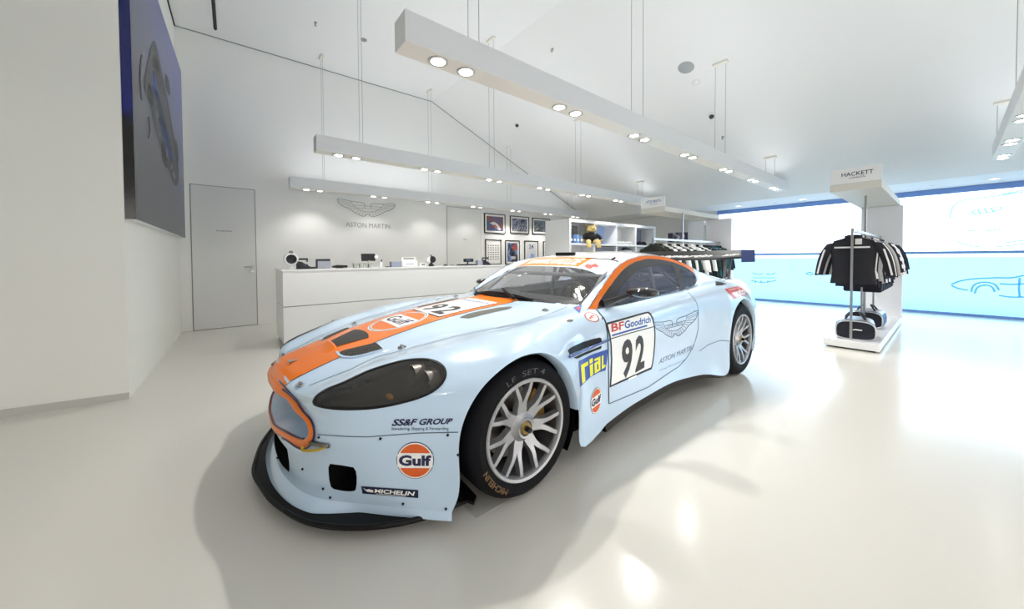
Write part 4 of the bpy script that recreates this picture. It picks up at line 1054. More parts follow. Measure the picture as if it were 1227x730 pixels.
# ---- wiper, antenna, roof hatch, scoop
mb = MB()
P = [hp(u, v, o)[0] for u, v, o in ((569,353.4,.008),(585,352.2,.016),(598,353.6,.02),(615,356,.018),(638,360.8,.008))]
mb.tube(spline(P, 3), .011, 6)
P2 = [hp(u, v, o)[0] for u, v, o in ((604,349.4,.02),(608,354,.03),(616,360.5,.02))]
mb.tube(P2, .012, 6)
P3 = [hp(u, v, o)[0] for u, v, o in ((567,345.5,.012),(571,351.5,.012))]; mb.tube(P3, .006, 6)
mb.put('windscreen_wiper', M_['black'], car, smooth=True, world=True)
drape('cowl_panel', [(*poly2([(571,352.6),(596.4,356.8),(623.8,361),(639.6,361.4),(659,363.6),(680,365),(696.5,362.2),(694,359.4),(676,360.6),(655,359.6),(636,357.4),(610,353.6),(585,350.6)]), M_['black'], 0)], car, step=3, off=.0015)
h = hp(732, 311.5, .0); 
mb = MB(); p = h[0]; a = hp(702, 309.8, .004)[0]; b = hp(741, 314.2, .006)[0]
mb.tube([a, p+Vector((0, 0, .004)), b], .004, 6); mb.tube([p+Vector((0, 0, 0)), p+Vector((.02, .03, .018))], .008, 6); mb.put('roof_aerial', M_['black'], car, smooth=True, world=True)
yh = 1.36
mb = MB(); mb.box(-.17, .05, yh, yh+.28, 1.15, 1.185, bev=.008); hatch = mb.put('roof_intake', M_['roof_lit'], car, world=True)
mb = MB(); mb.box(-.175, .055, yh-.012, yh+.02, 1.160, 1.188, bev=.006); mb.put('intake_mouth', M_['black'], hatch, world=True)
# near-white roof overlay, lamp light put into the colour
rp = [(x, y) for x, y in [(-.57,1.08),(-.4,1.075),(-.2,1.06),(0,1.055),(.2,1.06),(.4,1.075),(.57,1.08),(.60,1.4),(.59,1.9),(.56,2.2),(-.56,2.2),(-.59,1.9),(-.60,1.4)]]
drape('roof_lit_overlay', [(*poly2(rp), M_['roof_lit'], 0)], shell, mode='Z', step=.05, off=.0008)
drape('haunch_slot', [(*poly2([(857.2,337.0),(864,338.6),(871,340.2),(865,342.0),(857.4,342.4)]), M_['black'], 0)], shell, step=2, off=.002, both=True)
# ---- rear wing
prof = [(3.27,1.128),(3.30,1.112),(3.38,1.108),(3.50,1.140),(3.62,1.200),(3.628,1.213),(3.612,1.216),(3.50,1.176),(3.38,1.152),(3.30,1.142)]
V = []; XS = np.linspace(-.78, .78, 33)
def wdrop(x): return .030*(1-(abs(x)/.78)**2.4)-.012
for x in XS:
    d = wdrop(x)
    for (y, z) in prof: V.append((x, y, z-d*np.interp(y, [3.27, 3.5, 3.62], [1, .6, 0])))
n = len(prof); Fc = [(i*n+j, i*n+(j+1) % n, (i+1)*n+(j+1) % n, (i+1)*n+j) for i in range(32) for j in range(n)]+[tuple(range(n)), tuple(32*n+j for j in range(n))]
mb = MB(); mb.add(V, Fc); wing = mb.put('rear_wing', M_['carbon'], car, smooth=True, world=True, ang=50); wing['label'] = 'black carbon rear wing with white lettering'
M_['endplate'] = mat('navy_endplate', srgb(40, 55, 120), .3, coat=.5)
for s in (1, -1):
    mb = MB(); mb.box(s*.776, s*.790, 3.24, 3.635, 1.075, 1.215, bev=.004); mb.put('end_plate', M_['endplate'], wing, world=True)
    mb = MB(); mb.prism([(3.36,1.13),(3.42,1.14),(3.37,.86),(3.32,.86)], s*.565, s*.580, 'YZ'); mb.prism([(3.53,1.15),(3.57,1.16),(3.48,.86),(3.44,.86)], s*.565, s*.580, 'YZ')
    mb.put('wing_support', M_['disc'], wing, world=True)
for txt, xa, xb in (('astonmartin', -.50, .42), ('auto', .55, .70)):
    V, Fc = text_mesh(txt, bold=.02, shear=.2); V = fit(V, xa, 0, xb, 1); Vb, Fb = subdiv2(V, Fc, .05)
    P = []
    for x, t in Vb:
        y = 3.315+.16*t; z = np.interp(y, [3.27, 3.30, 3.38, 3.50, 3.612], [1.130, 1.142, 1.152, 1.176, 1.216])-wdrop(x)*np.interp(y, [3.27, 3.5, 3.62], [1, .6, 0])
        P.append((x, y, z+.004))
    put('wing_lettering', me_from(P, Fb), M_['white'], wing, world=True)
# ---- cabin: tub, dash, cage, seat, wheel
mb = MB(); mb.box(-.70, .70, .62, .64, .14, .80); mb.box(-.72, -.70, .64, 2.4, .14, .78); mb.box(.70, .72, .64, 2.4, .14, .78)
mb.add([(-.66,.60,.80),(.66,.60,.80),(.62,.98,.83),(-.62,.98,.83),(-.62,1.02,.72),(.62,1.02,.72)], [(0,1,2,3),(3,2,5,4)])
mb.put('dashboard', M_['interior'], car, world=True)
mb = MB()
for s in (1, -1):
    mb.tube([(s*.63,.82,.80),(s*.58,1.06,.985),(s*.56,1.30,1.09),(s*.55,1.75,1.13)], .019, 8); mb.tube([(s*.66,1.75,.2),(s*.62,1.75,.8),(s*.55,1.75,1.10),(s*.45,1.75,1.14)], .019, 8)
    mb.tube([(s*.55,1.75,1.12),(s*.50,2.4,.85),(s*.48,2.7,.7)], .019, 8); mb.tube([(s*.64,.9,.5),(s*.64,1.7,.35)], .019, 8); mb.tube([(s*.64,.9,.35),(s*.64,1.7,.6)], .019, 8)
mb.tube([(-.46,1.75,1.14),(.46,1.75,1.14)], .019, 8); mb.tube([(-.57,1.08,1.0),(.57,1.08,1.0)], .016, 8)
mb.tube([(-.55,1.75,1.1),(.6,1.75,.3)], .019, 8); mb.tube([(.55,1.75,1.1),(-.6,1.75,.3)], .019, 8)
mb.put('roll_cage', M_['cage'], car, smooth=True, world=True)
mb = MB(); mb.box(.14, .56, 1.30, 1.38, .20, .92, bev=.03, M=Matrix.Translation((0, 1.3, .2)) @ Matrix.Rotation(math.radians(-14), 4, 'X') @ Matrix.Translation((0, -1.3, -.2)))
mb.box(.14, .56, .95, 1.36, .20, .34, bev=.03); mb.box(.12, .16, 1.28, 1.44, .5, .95, bev=.015); mb.box(.54, .58, 1.28, 1.44, .5, .95, bev=.015)
mb.put('race_seat', M_['interior'], car, world=True)
mb = MB(); A = np.linspace(0, 2*PI, 24, endpoint=False); mb.tube([(.35+.15*math.cos(a), .98+.05*math.sin(a), .80+.14*math.sin(a)) for a in A], .014, 8, closed=True)
mb.box(.22, .48, .97, .99, .79, .82); mb.put('steering_wheel', M_['gloss_black'], car, smooth=True, world=True)
mb = MB(); mb.box(-.6, .6, 2.05, 2.07, .2, .82); mb.put('firewall', M_['interior'], car, world=True)
# ================================================================== THE SHOWROOM
WX = -5.43                                        # back wall
FLAT, FOLD, SLP, SOF = 4.80, 2.68, .4216, 2.42    # flat ceiling height, fold line, slope, soffit height
YS = FOLD+(FLAT-SOF)/SLP                          # where the slope meets the soffit
YW = 9.65
def ceil(y): return FLAT if y < FOLD else (FLAT-SLP*(y-FOLD) if y < YS else SOF)
def struct(name, mb, m, parent=None, **k):
    o = mb.put(name, m, parent, **k)
    if parent is None: o['kind'] = 'structure'
    return o
def noise_mat(name, col, rough, var=.02, rv=.05, scale=1.2, coat=0, bump=0):
    m = mat(name, col, rough, coat=coat); nt = m.node_tree; b = nt.nodes['Principled BSDF']
    tc = nt.nodes.new('ShaderNodeTexCoord'); n = nt.nodes.new('ShaderNodeTexNoise'); n.inputs['Scale'].default_value = scale; n.inputs['Detail'].default_value = 6
    nt.links.new(tc.outputs['Object'], n.inputs['Vector'])
    mx = nt.nodes.new('ShaderNodeMix'); mx.data_type = 'RGBA'; mx.inputs[6].default_value = (*[c*(1-var) for c in col], 1); mx.inputs[7].default_value = (*[min(1, c*(1+var)) for c in col], 1)
    nt.links.new(n.outputs['Fac'], mx.inputs[0]); nt.links.new(mx.outputs[2], b.inputs['Base Color'])
    mr = nt.nodes.new('ShaderNodeMapRange'); mr.inputs[3].default_value = max(0, rough-rv); mr.inputs[4].default_value = rough+rv
    nt.links.new(n.outputs['Fac'], mr.inputs[0]); nt.links.new(mr.outputs[0], b.inputs['Roughness']); return m
m_floor = noise_mat('cream_resin_floor', srgb(212, 209, 201), .17, .015, .04, .9)
m_wall = noise_mat('white_plaster', srgb(234, 234, 231), .75, .008, .03, 2)
m_ceil = noise_mat('white_ceiling', srgb(232, 233, 232), .8, .006, .03, 2)
m_lw = noise_mat('white_partition', srgb(238, 238, 232), .6, .01, .03, 2)
m_white = mat('white_lacquer', srgb(236, 236, 235), .25, coat=.3)
m_matte = mat('white_laminate', srgb(232, 233, 234), .5)
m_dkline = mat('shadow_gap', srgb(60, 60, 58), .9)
m_grey = mat('grey_gap', srgb(150, 150, 148), .8)
m_door = mat('door_grey', srgb(218, 219, 217), .45)
m_frame = mat('blue_grey_window_frame', srgb(120, 155, 215), .4)
m_steel = mat('brushed_steel', srgb(175, 176, 178), .3, metal=.9)
m_blk = mat('black_gadget', (.012, .012, .014), .35)
m_ink = mat('grey_sign_ink', srgb(120, 120, 118), .4)

mb = MB(); mb.box(-6.2, 6.6, -6.6, 10.2, -.05, 0); struct('floor', mb, m_floor)
mb = MB(); mb.box(WX-.15, WX, -1.9, YW+.2, 0, 5.0); struct('wall_back', mb, m_wall)
mb = MB(); mb.prism([(WX-.1,-1.67),(WX-.1,-1.95),(-2.6,-1.95),(-2.6,-3.2),(-3.2,-6.5),(-2.88,-6.5),(-2.15,-2.41),(-2.03,-1.74)], 0, 5.0); struct('wall_left', mb, m_lw)
mb = MB(); mb.prism([(-2.90,-6.5),(-2.162,-2.41),(-2.042,-1.75),(-2.028,-1.742),(-2.137,-2.41),(-2.866,-6.5)], .0, .055); o = struct('baseboard_left', mb, mat('baseboard_grey', srgb(196, 196, 190), .4))
mb = MB(); mb.box(-3.2, 6.6, -6.6, -6.45, 0, 5); struct('wall_front', mb, m_wall)
mb = MB(); mb.box(6.45, 6.6, -6.5, YW+.2, 2.7, 5); mb.box(6.45, 6.6, -6.5, -4.5, 0, 2.7); mb.box(6.45, 6.6, 6.5, YW+.2, 0, 2.7); struct('wall_right', mb, m_wall)
mb = MB(); mb.box(WX, -1.92, YW-.05, YW+.12, 0, SOF+.1); struct('wall_far', mb, m_wall)
mb = MB(); mb.prism([(-6.5,FLAT),(FOLD,FLAT),(YS,SOF),(YW+.15,SOF),(YW+.15,SOF+.2),(YS+.1,SOF+.2),(FOLD+.05,FLAT+.2),(-6.5,FLAT+.2)], -6.0, 6.55, 'YZ'); struct('ceiling', mb, m_ceil)
# dark joint lines where wall meets ceiling
mb = MB(); mb.tube([(WX+.006, -1.67, FLAT-.004), (WX+.006, FOLD, FLAT-.004), (WX+.006, YS, SOF-.004)], .010, 6); struct('trim_1', mb, m_grey)
mb = MB(); mb.box(WX, -2.9, -1.685, -1.655, FLAT-.012, FLAT-.001); mb.v = [(x, y+(x+5.43)*(-.02), z) for x, y, z in mb.v]; struct('trim_2', mb, m_dkline)
a = on(258, 35, 2, FLAT); b = on(255.5, 0, 2, FLAT)
dv = (b-a)/np.linalg.norm(b-a); b2 = a+dv*3.2
mb = MB(); mb.tube([tuple(a-np.array([0, 0, .0])), tuple(b2)], .022, 4); struct('trim_3', mb, m_dkline)

# ---- doors
def wall_box(mb, y0, y1, z0, z1, x0, x1, **k): mb.box(WX+x0, WX+x1, y0, y1, z0, z1, **k)
def door(n, y0, y1, z1, m, txt, tz, ty, hw):
    mb = MB(); wall_box(mb, y0-.012, y1+.012, 0, z1+.012, -.01, .002); fr = mb.put('door_%d' % n, m_grey if n == 2 else mat('door_gap', srgb(140, 140, 138), .8)); fr['kind'] = 'structure'
    mb = MB(); wall_box(mb, y0, y1, .006, z1, .0, .012, bev=.003); leaf = mb.put('door_leaf', m, fr, world=True)
    V, Fc = text_mesh(txt); V = fit(V, ty-hw/2, tz-.017, ty+hw/2, tz+.02)
    put('door_lettering', me_from([(WX+.0135, y, z) for y, z in V], Fc), m_ink if n == 2 else mat('sign_black', srgb(50, 50, 50), .5), leaf, world=True)
    return fr, leaf
fr, leaf = door(1, -1.53, -.705, 2.35, m_door, 'Driving Room', 1.62, -1.12, .20)
mb = MB(); 
for z in (1.02, .935): mb.tube([(WX+.012, -.752, z), (WX+.024, -.752, z)], .027, 16)
mb.tube([(WX+.02, -.752, 1.02), (WX+.06, -.752, 1.02)], .010, 8); mb.tube([(WX+.055, -.752, 1.02), (WX+.055, -.87, 1.02)], .010, 8)
mb.put('door_handle', m_steel, leaf, smooth=True, world=True)
door(2, 3.05, 4.02, 2.39, mat('door_white', srgb(222, 223, 220), .55), 'Office', 1.61, 3.55, .11)
# ---- emblem and lettering on the wall
m_line = mat('brushed_grey_metal', srgb(150, 150, 146), .35, metal=.5)
mb = MB()
for V, Fc, m, l in wings(.019, m_line, 0, txt=False):
    P = [(1.2+x*.58, 2.185+y*.52) for x, y in V]; n = len(P)
    mb.add([(WX+.02, y, z) for y, z in P], Fc); mb.add([(WX-.001, y, z) for y, z in P], [f[::-1] for f in Fc])
em = mb.put('winged_emblem', m_line); tag(em, 'fine line winged emblem mounted on the white wall above the reception counter', 'emblem')
V, Fc = text_mesh('ASTON MARTIN', bold=-.005); V = fit(V, .77, 1.79, 1.66, 1.885)
wl = put('wall_lettering', me_from([(WX+.012, y, z) for y, z in V], Fc), m_line); tag(wl, 'grey maker name in capital letters on the white wall below the winged emblem', 'lettering')

# ---- reception counter
cnt = empty('reception_counter', (-3.5, 1.2, 0), 'long white reception counter with a groove along its front', 'counter')
mb = MB(); mb.box(-3.95, -3.13, -.55, 3.0, .535, .985, bev=.006); mb.put('upper_front', m_white, cnt, world=True)
mb = MB(); mb.box(-3.95, -3.13, -.55, 3.0, .05, .525, bev=.006); mb.put('lower_front', m_white, cnt, world=True)
mb = MB(); mb.box(-3.93, -3.15, -.53, 2.98, .0, .06); mb.box(-3.93, -3.14, -.54, 2.99, .52, .54); mb.put('plinth', m_grey, cnt, world=True)
mb = MB(); mb.box(-3.98, -3.12, -.56, 3.01, .985, 1.008, bev=.004); mb.put('countertop', m_white, cnt, world=True)
CT = 1.0085
def thing(name, x, y, z, label, cat, group=None, rz=0): return empty(name, (x, y, z), label, cat, group, rz)
# loudspeakers
def studio_speaker(y, label):
    t = thing('desk_speaker', -3.45, y, CT, label, 'speaker', 'round desk speakers on the counter')
    mb = MB(); mb.lathe([(.0, .0), (.05, .0), (.055, .012), (.02, .02), (.012, .05), (.02, .06)], 20); mb.put('foot', m_white, t, smooth=True)
    mb = MB(); mb.lathe([(0, -.075), (.05, -.07), (.085, -.035), (.09, 0), (.085, .028), (.062, .036)], 24, axis='X', c=(0, 0, .135)); mb.put('cabinet', m_white, t, smooth=True)
    mb = MB(); mb.lathe([(0, .015), (.03, .018), (.064, .036), (.068, .030)], 24, axis='X', c=(0, 0, .135)); mb.put('cone', m_blk, t, smooth=True)
    mb = MB(); mb.sphere((.0, 0, .225), .028, 14, 8); mb.tube([(.02, -.02, .225), (.03, .02, .225)], .012, 8); mb.put('tweeter', mat('grey_plastic', srgb(120, 120, 120), .4), t, smooth=True)
    return t
studio_speaker(-.415, 'white round desk speaker with black cone at the left end of the counter')
t = thing('desk_speaker', -3.45, 1.66, CT, 'small black and white desk speaker in the middle of the counter', 'speaker', 'round desk speakers on the counter')
MB().lathe([(0, 0), (.045, 0), (.05, .02), (.02, .05), (.02, .06)], 16).put('foot', m_blk, t, smooth=True)
MB().lathe([(0, -.05), (.05, -.045), (.06, 0), (.055, .025), (0, .03)], 20, axis='X', c=(0, .02, .115)).put('cone', m_blk, t, smooth=True)
MB().lathe([(0, -.05), (.035, -.045), (.05, 0), (.045, .02), (0, .025)], 20, axis='X', c=(0, -.045, .115)).put('cabinet', m_white, t, smooth=True)
MB().sphere((0, 0, .185), .02, 12, 8).put('tweeter', m_steel, t, smooth=True)
# telephones
def phone(y, label, rz):
    t = thing('desk_telephone', -3.42, y, CT, label, 'telephone', 'black desk telephones', rz)
    mb = MB(); mb.prism([(-.09,0),(.09,0),(.09,.02),(-.06,.085),(-.09,.085)], -.075, .075, 'XZ') if False else mb.prism([(-.075,0),(.075,0),(.075,.02),(-.05,.10),(-.075,.10)], -.06, .06, 'YZ'); mb.put('base', m_blk, t)
    mb = MB(); mb.tube([(-.045, -.055, .105), (-.035, -.06, .135), (-.03, .06, .135), (-.04, .055, .10)], .014, 8); mb.put('handset', m_blk, t, smooth=True)
    mb = MB(); mb.box(.062, .066, -.03, .03, .04, .065); mb.put('display', mat('lcd_grey', srgb(70, 78, 88), .2), t)
    return t
phone(-.27, 'black desk telephone beside the left hand round speaker', .2)
phone(2.79, 'black desk telephone near the right end of the counter', -.2)
# plinth display box with chart, tablet, keyboards, pads, dishes
t = thing('desk_monitor', -3.5, -.02, CT, 'small dark framed desk monitor turned away on the left part of the counter', 'monitor')
MB().box(-.01, .01, -.09, .10, .0, .135, bev=.004).put('bezel', m_blk, t); MB().box(.0105, .014, -.065, .105, .003, .105).put('panel', mat('lilac_grey', srgb(165, 168, 180), .4), t)
t = thing('desk_pad', -3.47, -.18, CT, 'flat black desk pad left of the small monitor', 'pad'); MB().box(-.08, .08, -.055, .055, 0, .026, bev=.004).put('desk_tray', m_blk, t)
t = thing('cash_scanner', -3.45, .21, CT, 'flat black hand scanner lying right of the small monitor', 'scanner'); mb = MB(); mb.tube([(0, -.12, .02), (0, -.05, .026), (0, .09, .022)], [.012, .022, .016], 10); mb.put('body', m_blk, t, smooth=True); MB().box(-.03, .03, -.07, .03, 0, .012, bev=.003).put('cradle', m_blk, t)
gv = mat('acrylic', srgb(170, 176, 166), .15)
t = thing('acrylic_stand', -3.43, .50, CT, 'low greenish acrylic brochure stand with white cards on the counter', 'stand')
MB().box(-.05, .05, -.13, .14, .055, .072, bev=.003).put('top_plate', gv, t)
for yy in (-.10, -.02, .06, .12): MB().box(-.04, .045, yy-.02, yy+.005, 0, .055).put('foot', gv, t)
for yy in (-.06, .035): MB().box(.0, .03, yy-.012, yy+.012, 0, .05).put('card', m_white, t)
t = thing('till_screen', -3.5, .62, CT, 'black till screen tilted on a stand with a white round badge at its corner', 'screen')
MB().box(-.012, .012, -.10, .11, .10, .215, bev=.004, M=Matrix.Rotation(-.12, 4, 'Y')).put('screen', m_blk, t)
MB().box(-.02, .0, -.005, .02, 0, .11).put('stand', m_steel, t); MB().sphere((.03, .115, .16), .032, 14, 8, sc=(.3, 1, 1)).put('badge', m_white, t, smooth=True)
t = thing('card_reader', -3.46, .80, CT, 'grey upright card reader right of the till screen', 'reader'); MB().box(-.02, .02, -.02, .02, .0, .12, bev=.004).put('body', m_white, t); MB().box(.0205, .023, -.012, .012, .085, .12).put('display', mat('reader_grey', srgb(90, 95, 110), .4), t)
t = thing('leaflet_box', -3.44, 1.02, CT, 'small lilac grey leaflet box on the counter left of the white brochures', 'box'); MB().box(-.05, .05, -.075, .095, 0, .085, bev=.003).put('box_body', mat('lilac_box', srgb(150, 155, 175), .5), t); MB().box(-.06, .06, -.14, -.08, 0, .01).put('tray', m_blk, t)
t = thing('brochure_holder', -3.46, 1.25, CT, 'white card brochure holder standing in the middle of the counter', 'holder')
mb = MB(); mb.prism([(-.13,0),(.15,0),(.13,.155),(-.11,.155)], -.012, .0, 'YZ'); mb.put('back_card', m_white, t); MB().box(.0, .03, -.13, .15, 0, .10, bev=.003).put('pocket', m_white, t)
MB().box(.001, .003, -.08, .10, .122, .142).put('printed_strip', mat('print_grey', srgb(150, 145, 140), .6), t); MB().box(.0305, .032, -.05, .08, .035, .05).put('pocket_print', mat('print_pale', srgb(175, 178, 190), .6), t)
t = thing('name_card', -3.44, 1.50, CT, 'small white name card right of the brochure holder', 'card'); MB().prism([(-.06,0),(.06,0),(.055,.06),(-.055,.06)], -.006, .006, 'YZ').put('card_face', m_white, t); MB().box(.0065, .008, -.03, .035, .018, .042).put('print', mat('print_mid', srgb(125, 125, 130), .6), t)
t = thing('computer_mouse', -3.44, 1.93, CT, 'black computer mouse on the right half of the counter', 'mouse'); MB().sphere((0, 0, .0), .04, 16, 8, sc=(.9, 1.1, .75)).put('shell', m_blk, t, smooth=True) if False else MB().lathe([(0, .028), (.02, .026), (.036, .014), (.038, 0), (0, 0)], 16).put('shell', m_blk, t, smooth=True)
t = thing('glass_dish', -3.44, 2.06, CT, 'low clear dish beside the computer mouse', 'dish'); MB().lathe([(0, .004), (.03, .006), (.045, .022), (.048, .022), (.032, 0), (0, 0)], 20).put('bowl', gv, t, smooth=True)
t = thing('keyboard', -3.44, 2.36, CT, 'flat black keyboard on the right half of the counter', 'keyboard'); MB().box(-.07, .07, -.17, .20, 0, .018, bev=.004).put('keyboard_base', m_blk, t)
mb = MB()
for i in range(12):
    for j in range(4): mb.box(-.058+j*.030, -.033+j*.030, -.155+i*.028, -.132+i*.028, .018, .023)
mb.put('keys', mat('key_black', (.02, .02, .022), .5), t)
t = thing('till_display', -3.46, 2.46, CT+.0, 'small black customer display on a stem above the keyboard', 'display'); MB().box(-.11, -.08, -.03, .03, 0, .012).put('foot', m_blk, t); MB().box(-.105, -.085, -.012, .012, .01, .07).put('stem', m_blk, t); MB().box(-.085, -.06, -.10, .11, .062, .125, bev=.006).put('screen', m_blk, t); MB().box(-.0595, -.058, -.05, .06, .08, .108).put('readout', mat('readout_blue', srgb(70, 100, 120), .3), t)
t = thing('paper_box', -3.46, 2.68, CT, 'small pale grey box left of the right hand telephone', 'box'); MB().box(-.05, .05, -.075, .05, 0, .09, bev=.003).put('box_body', mat('pale_box', srgb(168, 170, 188), .5), t)

# ---- hanging linear lights
m_house = mat('lamp_housing_white', srgb(228, 229, 230), .4)
m_under = mat('lamp_underside_cream', srgb(232, 229, 220), .5)
m_lamp = mat('lamp_disc', (1, 1, .97), .4, emit=(1, .97, .90), es=14)
m_lamp2 = mat('lamp_disc_dim', (.9, .9, .88), .4, emit=(1, .97, .90), es=5)
m_ringm = mat('lamp_ring', srgb(190, 188, 182), .3, metal=.6)
ZB = 2.45
YL = [.02, 1.18, 2.34, 3.50, 4.72, 5.90, 7.06]
spots = []
def beam(x, zb, y0, y1, ys, cab, label):
    t = thing('linear_pendant_light', x, (y0+y1)/2, zb, label, 'ceiling light', 'long white suspended light beams')
    mb = MB(); mb.box(x-.085, x+.085, y0, y1, zb+.004, zb+.19, bev=.003); mb.put('housing', m_house, t, world=True)
    mb = MB(); mb.box(x-.083, x+.083, y0+.003, y1-.003, zb, zb+.006); mb.put('underside', m_under, t, world=True)
    k = 0
    for y in ys:
        for dy in (0, .215):
            k += 1
            mb = MB(); mb.lathe([(.046, zb+.001), (.048, zb-.006), (.064, zb-.007), (.068, zb+.001)], 24, c=(x, y+dy, 0))
            r = mb.put('lamp_ring', m_ringm, t, smooth=True, world=True)
            mb = MB(); mb.lathe([(0, zb-.010), (.030, zb-.009), (.046, zb-.003), (.046, zb+.001)], 24, c=(x, y+dy, 0)); mb.put('lamp', m_lamp if not (dy > 0 and x < -1) else m_lamp2, r, smooth=True, world=True)
        spots.append((x, y+.1, zb-.03))
    for y in cab:
        zc_ = ceil(y)
        for s in (-.07, .07): mb = MB(); mb.tube([(x+s, y, zb+.18), (x+s, y, zc_-.01)], .0032, 5); mb.put('suspension_cable', m_steel, t, world=True)
        mb = MB(); sl = -SLP if y > FOLD else 0
        mb.box(-.10, .10, -.025, .025, -.035, .0, bev=.004, M=Matrix.Translation((x, y, zc_)) @ Matrix.Rotation(math.atan(sl), 4, 'X')); mb.put('ceiling_canopy', m_under, t, world=True)
    return t
CB = [.30, 2.40, 4.60, 6.92]
beam(.045, ZB, -.24, 7.67, YL, CB, 'nearest of the long white light beams, passing directly above the racing car')
beam(-2.66, ZB, -.24, 7.67, YL, CB, 'long white light beam between the nearest beam and the one by the back wall')
beam(-4.97, 2.375, -.24, 7.67, YL, CB, 'farthest long white light beam, in front of the winged wall emblem')
beam(2.63, ZB, -3.4, 7.12, [-1.96, -.7, .35, 1.28, 2.44, 3.6, 4.76, 5.92, 6.9], [-2.2, -.3, 2.4, 4.60, 6.70], 'long white light beam at the right edge above the clothing stand')

# ---- lights
SP_E, UP_E = 36, 19
def spot(p, e, ang=120, col=(1, .97, .925), r=.032):
    l = bpy.data.lights.new('downlight', 'SPOT'); l.energy = e; l.spot_size = math.radians(ang); l.spot_blend = .7; l.color = col; l.shadow_soft_size = r
    o = bpy.data.objects.new('downlight', l); COL.objects.link(o); o.location = p; return o
for p in spots: spot(p, SP_E*((.15 if p[1] < 3.2 else .5) if p[0] > 2 else (1.9 if p[0] > 0 else (.9 if p[0] > -4 else (.42 if p[1] < 1 else (.3 if p[1] < 4 else .9))))))
def strip_up(x, zb, y0, y1, k=1):                      # unseen area lights added above the beams to brighten the ceiling
    l = bpy.data.lights.new('ceiling_fill', 'AREA'); l.shape = 'RECTANGLE'; l.size = .12; l.size_y = y1-y0-.2; l.energy = UP_E*k*(y1-y0)/7.9; l.color = (.92, .955, 1)
    o = bpy.data.objects.new('ceiling_fill', l); COL.objects.link(o); o.location = (x, (y0+y1)/2, zb+.20); o.rotation_euler = (PI, 0, 0)
for x, zb, y0, y1, k in ((.045, ZB, -.24, 4.9, .9), (-2.66, ZB, -.24, 4.9, 1.2), (-4.97, 2.375, -.24, 2.9, 1.1), (.045, ZB, 4.9, 7.4, .3), (-2.66, ZB, 4.9, 7.4, .3), (2.63, ZB, 4.6, 7.0, .4), (5.2, ZB, 4.6, 7.0, .4), (-4.97, 2.375, 3.1, 7.2, .4), (2.63, ZB, -3.4, 4.6, .8), (5.2, ZB, -3.4, 4.6, .8)): strip_up(x, zb, y0, y1, k)
for y in (-4, 1, 6): spot((5.2, y, 2.42), 8)  # unseen spots without fittings, added to fill the right side
for x in (-1.2, 1.2): spot((x, -4.5, 2.42), 22)  # further unseen spots without fittings, behind the camera
# ---- window wall
P0 = -1.92; P1 = 6.45
g_up = glass('frosted_upper_pane', (.96, .985, 1), .02); g_lo = glass('frosted_lower_pane', (.64, .83, .92), .03)
wn = MB().box(P0, P1, YW-.02, YW+.06, 2.315, SOF).put('window_1', m_frame); wn['kind'] = 'structure'
MB().box(P0, P1, YW-.02, YW+.06, 1.165, 1.215).put('window_rail', m_frame, wn)
MB().box(P0, P1, YW-.02, YW+.06, 0, .045).put('window_sill', m_frame, wn)
MB().box(P0, P1, YW+.015, YW+.02, 1.215, 2.315).put('upper_pane', g_up, wn)
MB().box(P0, P1, YW+.015, YW+.02, .045, 1.165).put('lower_pane', g_lo, wn)
m_etch = glass('blue_etched_line', srgb(120, 170, 205), .02); m_etch2 = glass('pale_etched_line', srgb(110, 165, 205), .02)
def etch(lines, w, m, name):
    mb = MB()
    for L in lines:
        P = [on(u, v, 1, YW+.012) for u, v in L]; P2 = spline([(p[0], p[2]) for p in P], 4) if len(P) > 2 else np.array([(p[0], p[2]) for p in P])
        V, Fc = line2(P2, w); mb.add([(x, YW+.011, z) for x, z in V], Fc)
    return mb.put(name, m, wn, weld=False)
etch([[(1138,262),(1141,250),(1147,243),(1160,239),(1185,236),(1227,230)], [(1160,257),(1170,252),(1185,250),(1198,248),(1199,251),(1180,255),(1162,258)], [(1157,276),(1180,277),(1200,274)], [(1147,289),(1160,294),(1190,296),(1227,292)], [(1200,233),(1227,228)], [(1204,291),(1227,288)], [(1165,254),(1168,257)],[(1172,252),(1175,256)],[(1180,251),(1183,255)],[(1188,250),(1191,254)]], .022, m_etch2, 'etched_car_front')
etch([[(1140,341),(1150,337),(1165,334.5),(1180,333.5),(1199,333),(1212,333),(1227,330)], [(1140,342),(1146,345),(1160,348)], [(1164,350),(1166,343),(1173,339),(1183,338.5),(1192,341),(1197,348)], [(1168,352),(1171,345),(1178,342),(1187,343),(1192,350)], [(1198,340),(1212,341),(1227,340)], [(1197,354),(1210,356),(1227,356)], [(1222,333),(1221,345),(1222,356)]], .026, m_etch, 'etched_car_side')
0 and etch([[(1175,346),(1190,348),(1198,351)], [(1177,347),(1177,357)], [(1177,350),(1188,350)]], .05, mat('white_etch', srgb(250, 252, 252), .5), 'etched_white_mark')
etch([[(902,327),(908,329),(914,328)], [(918,328),(924,329),(929,327)], [(900,336),(908,338),(920,338),(930,336)], [(902,333),(928,333)], [(905,336),(905,339)], [(912,336),(912,339)], [(920,336),(920,339)], [(966,328),(970,326.5),(974,328),(970,329.5),(966,328)], [(938,286),(941,288)], [(938,292),(943,292)]], .02, m_etch2, 'etched_small_marks')
w2 = MB().box(6.44, 6.52, -4.5, 6.5, 2.62, 2.70).put('fill_window', m_frame); w2['kind'] = 'structure'  # unseen window, added so daylight fills the car side and left wall
MB().box(6.44, 6.52, -4.5, 6.5, 0, .05).put('window_sill', m_frame, w2)
for yy in (-4.5, -.85, 2.8, 6.44): MB().box(6.44, 6.52, yy, yy+.06, .05, 2.62).put('mullion', m_frame, w2)
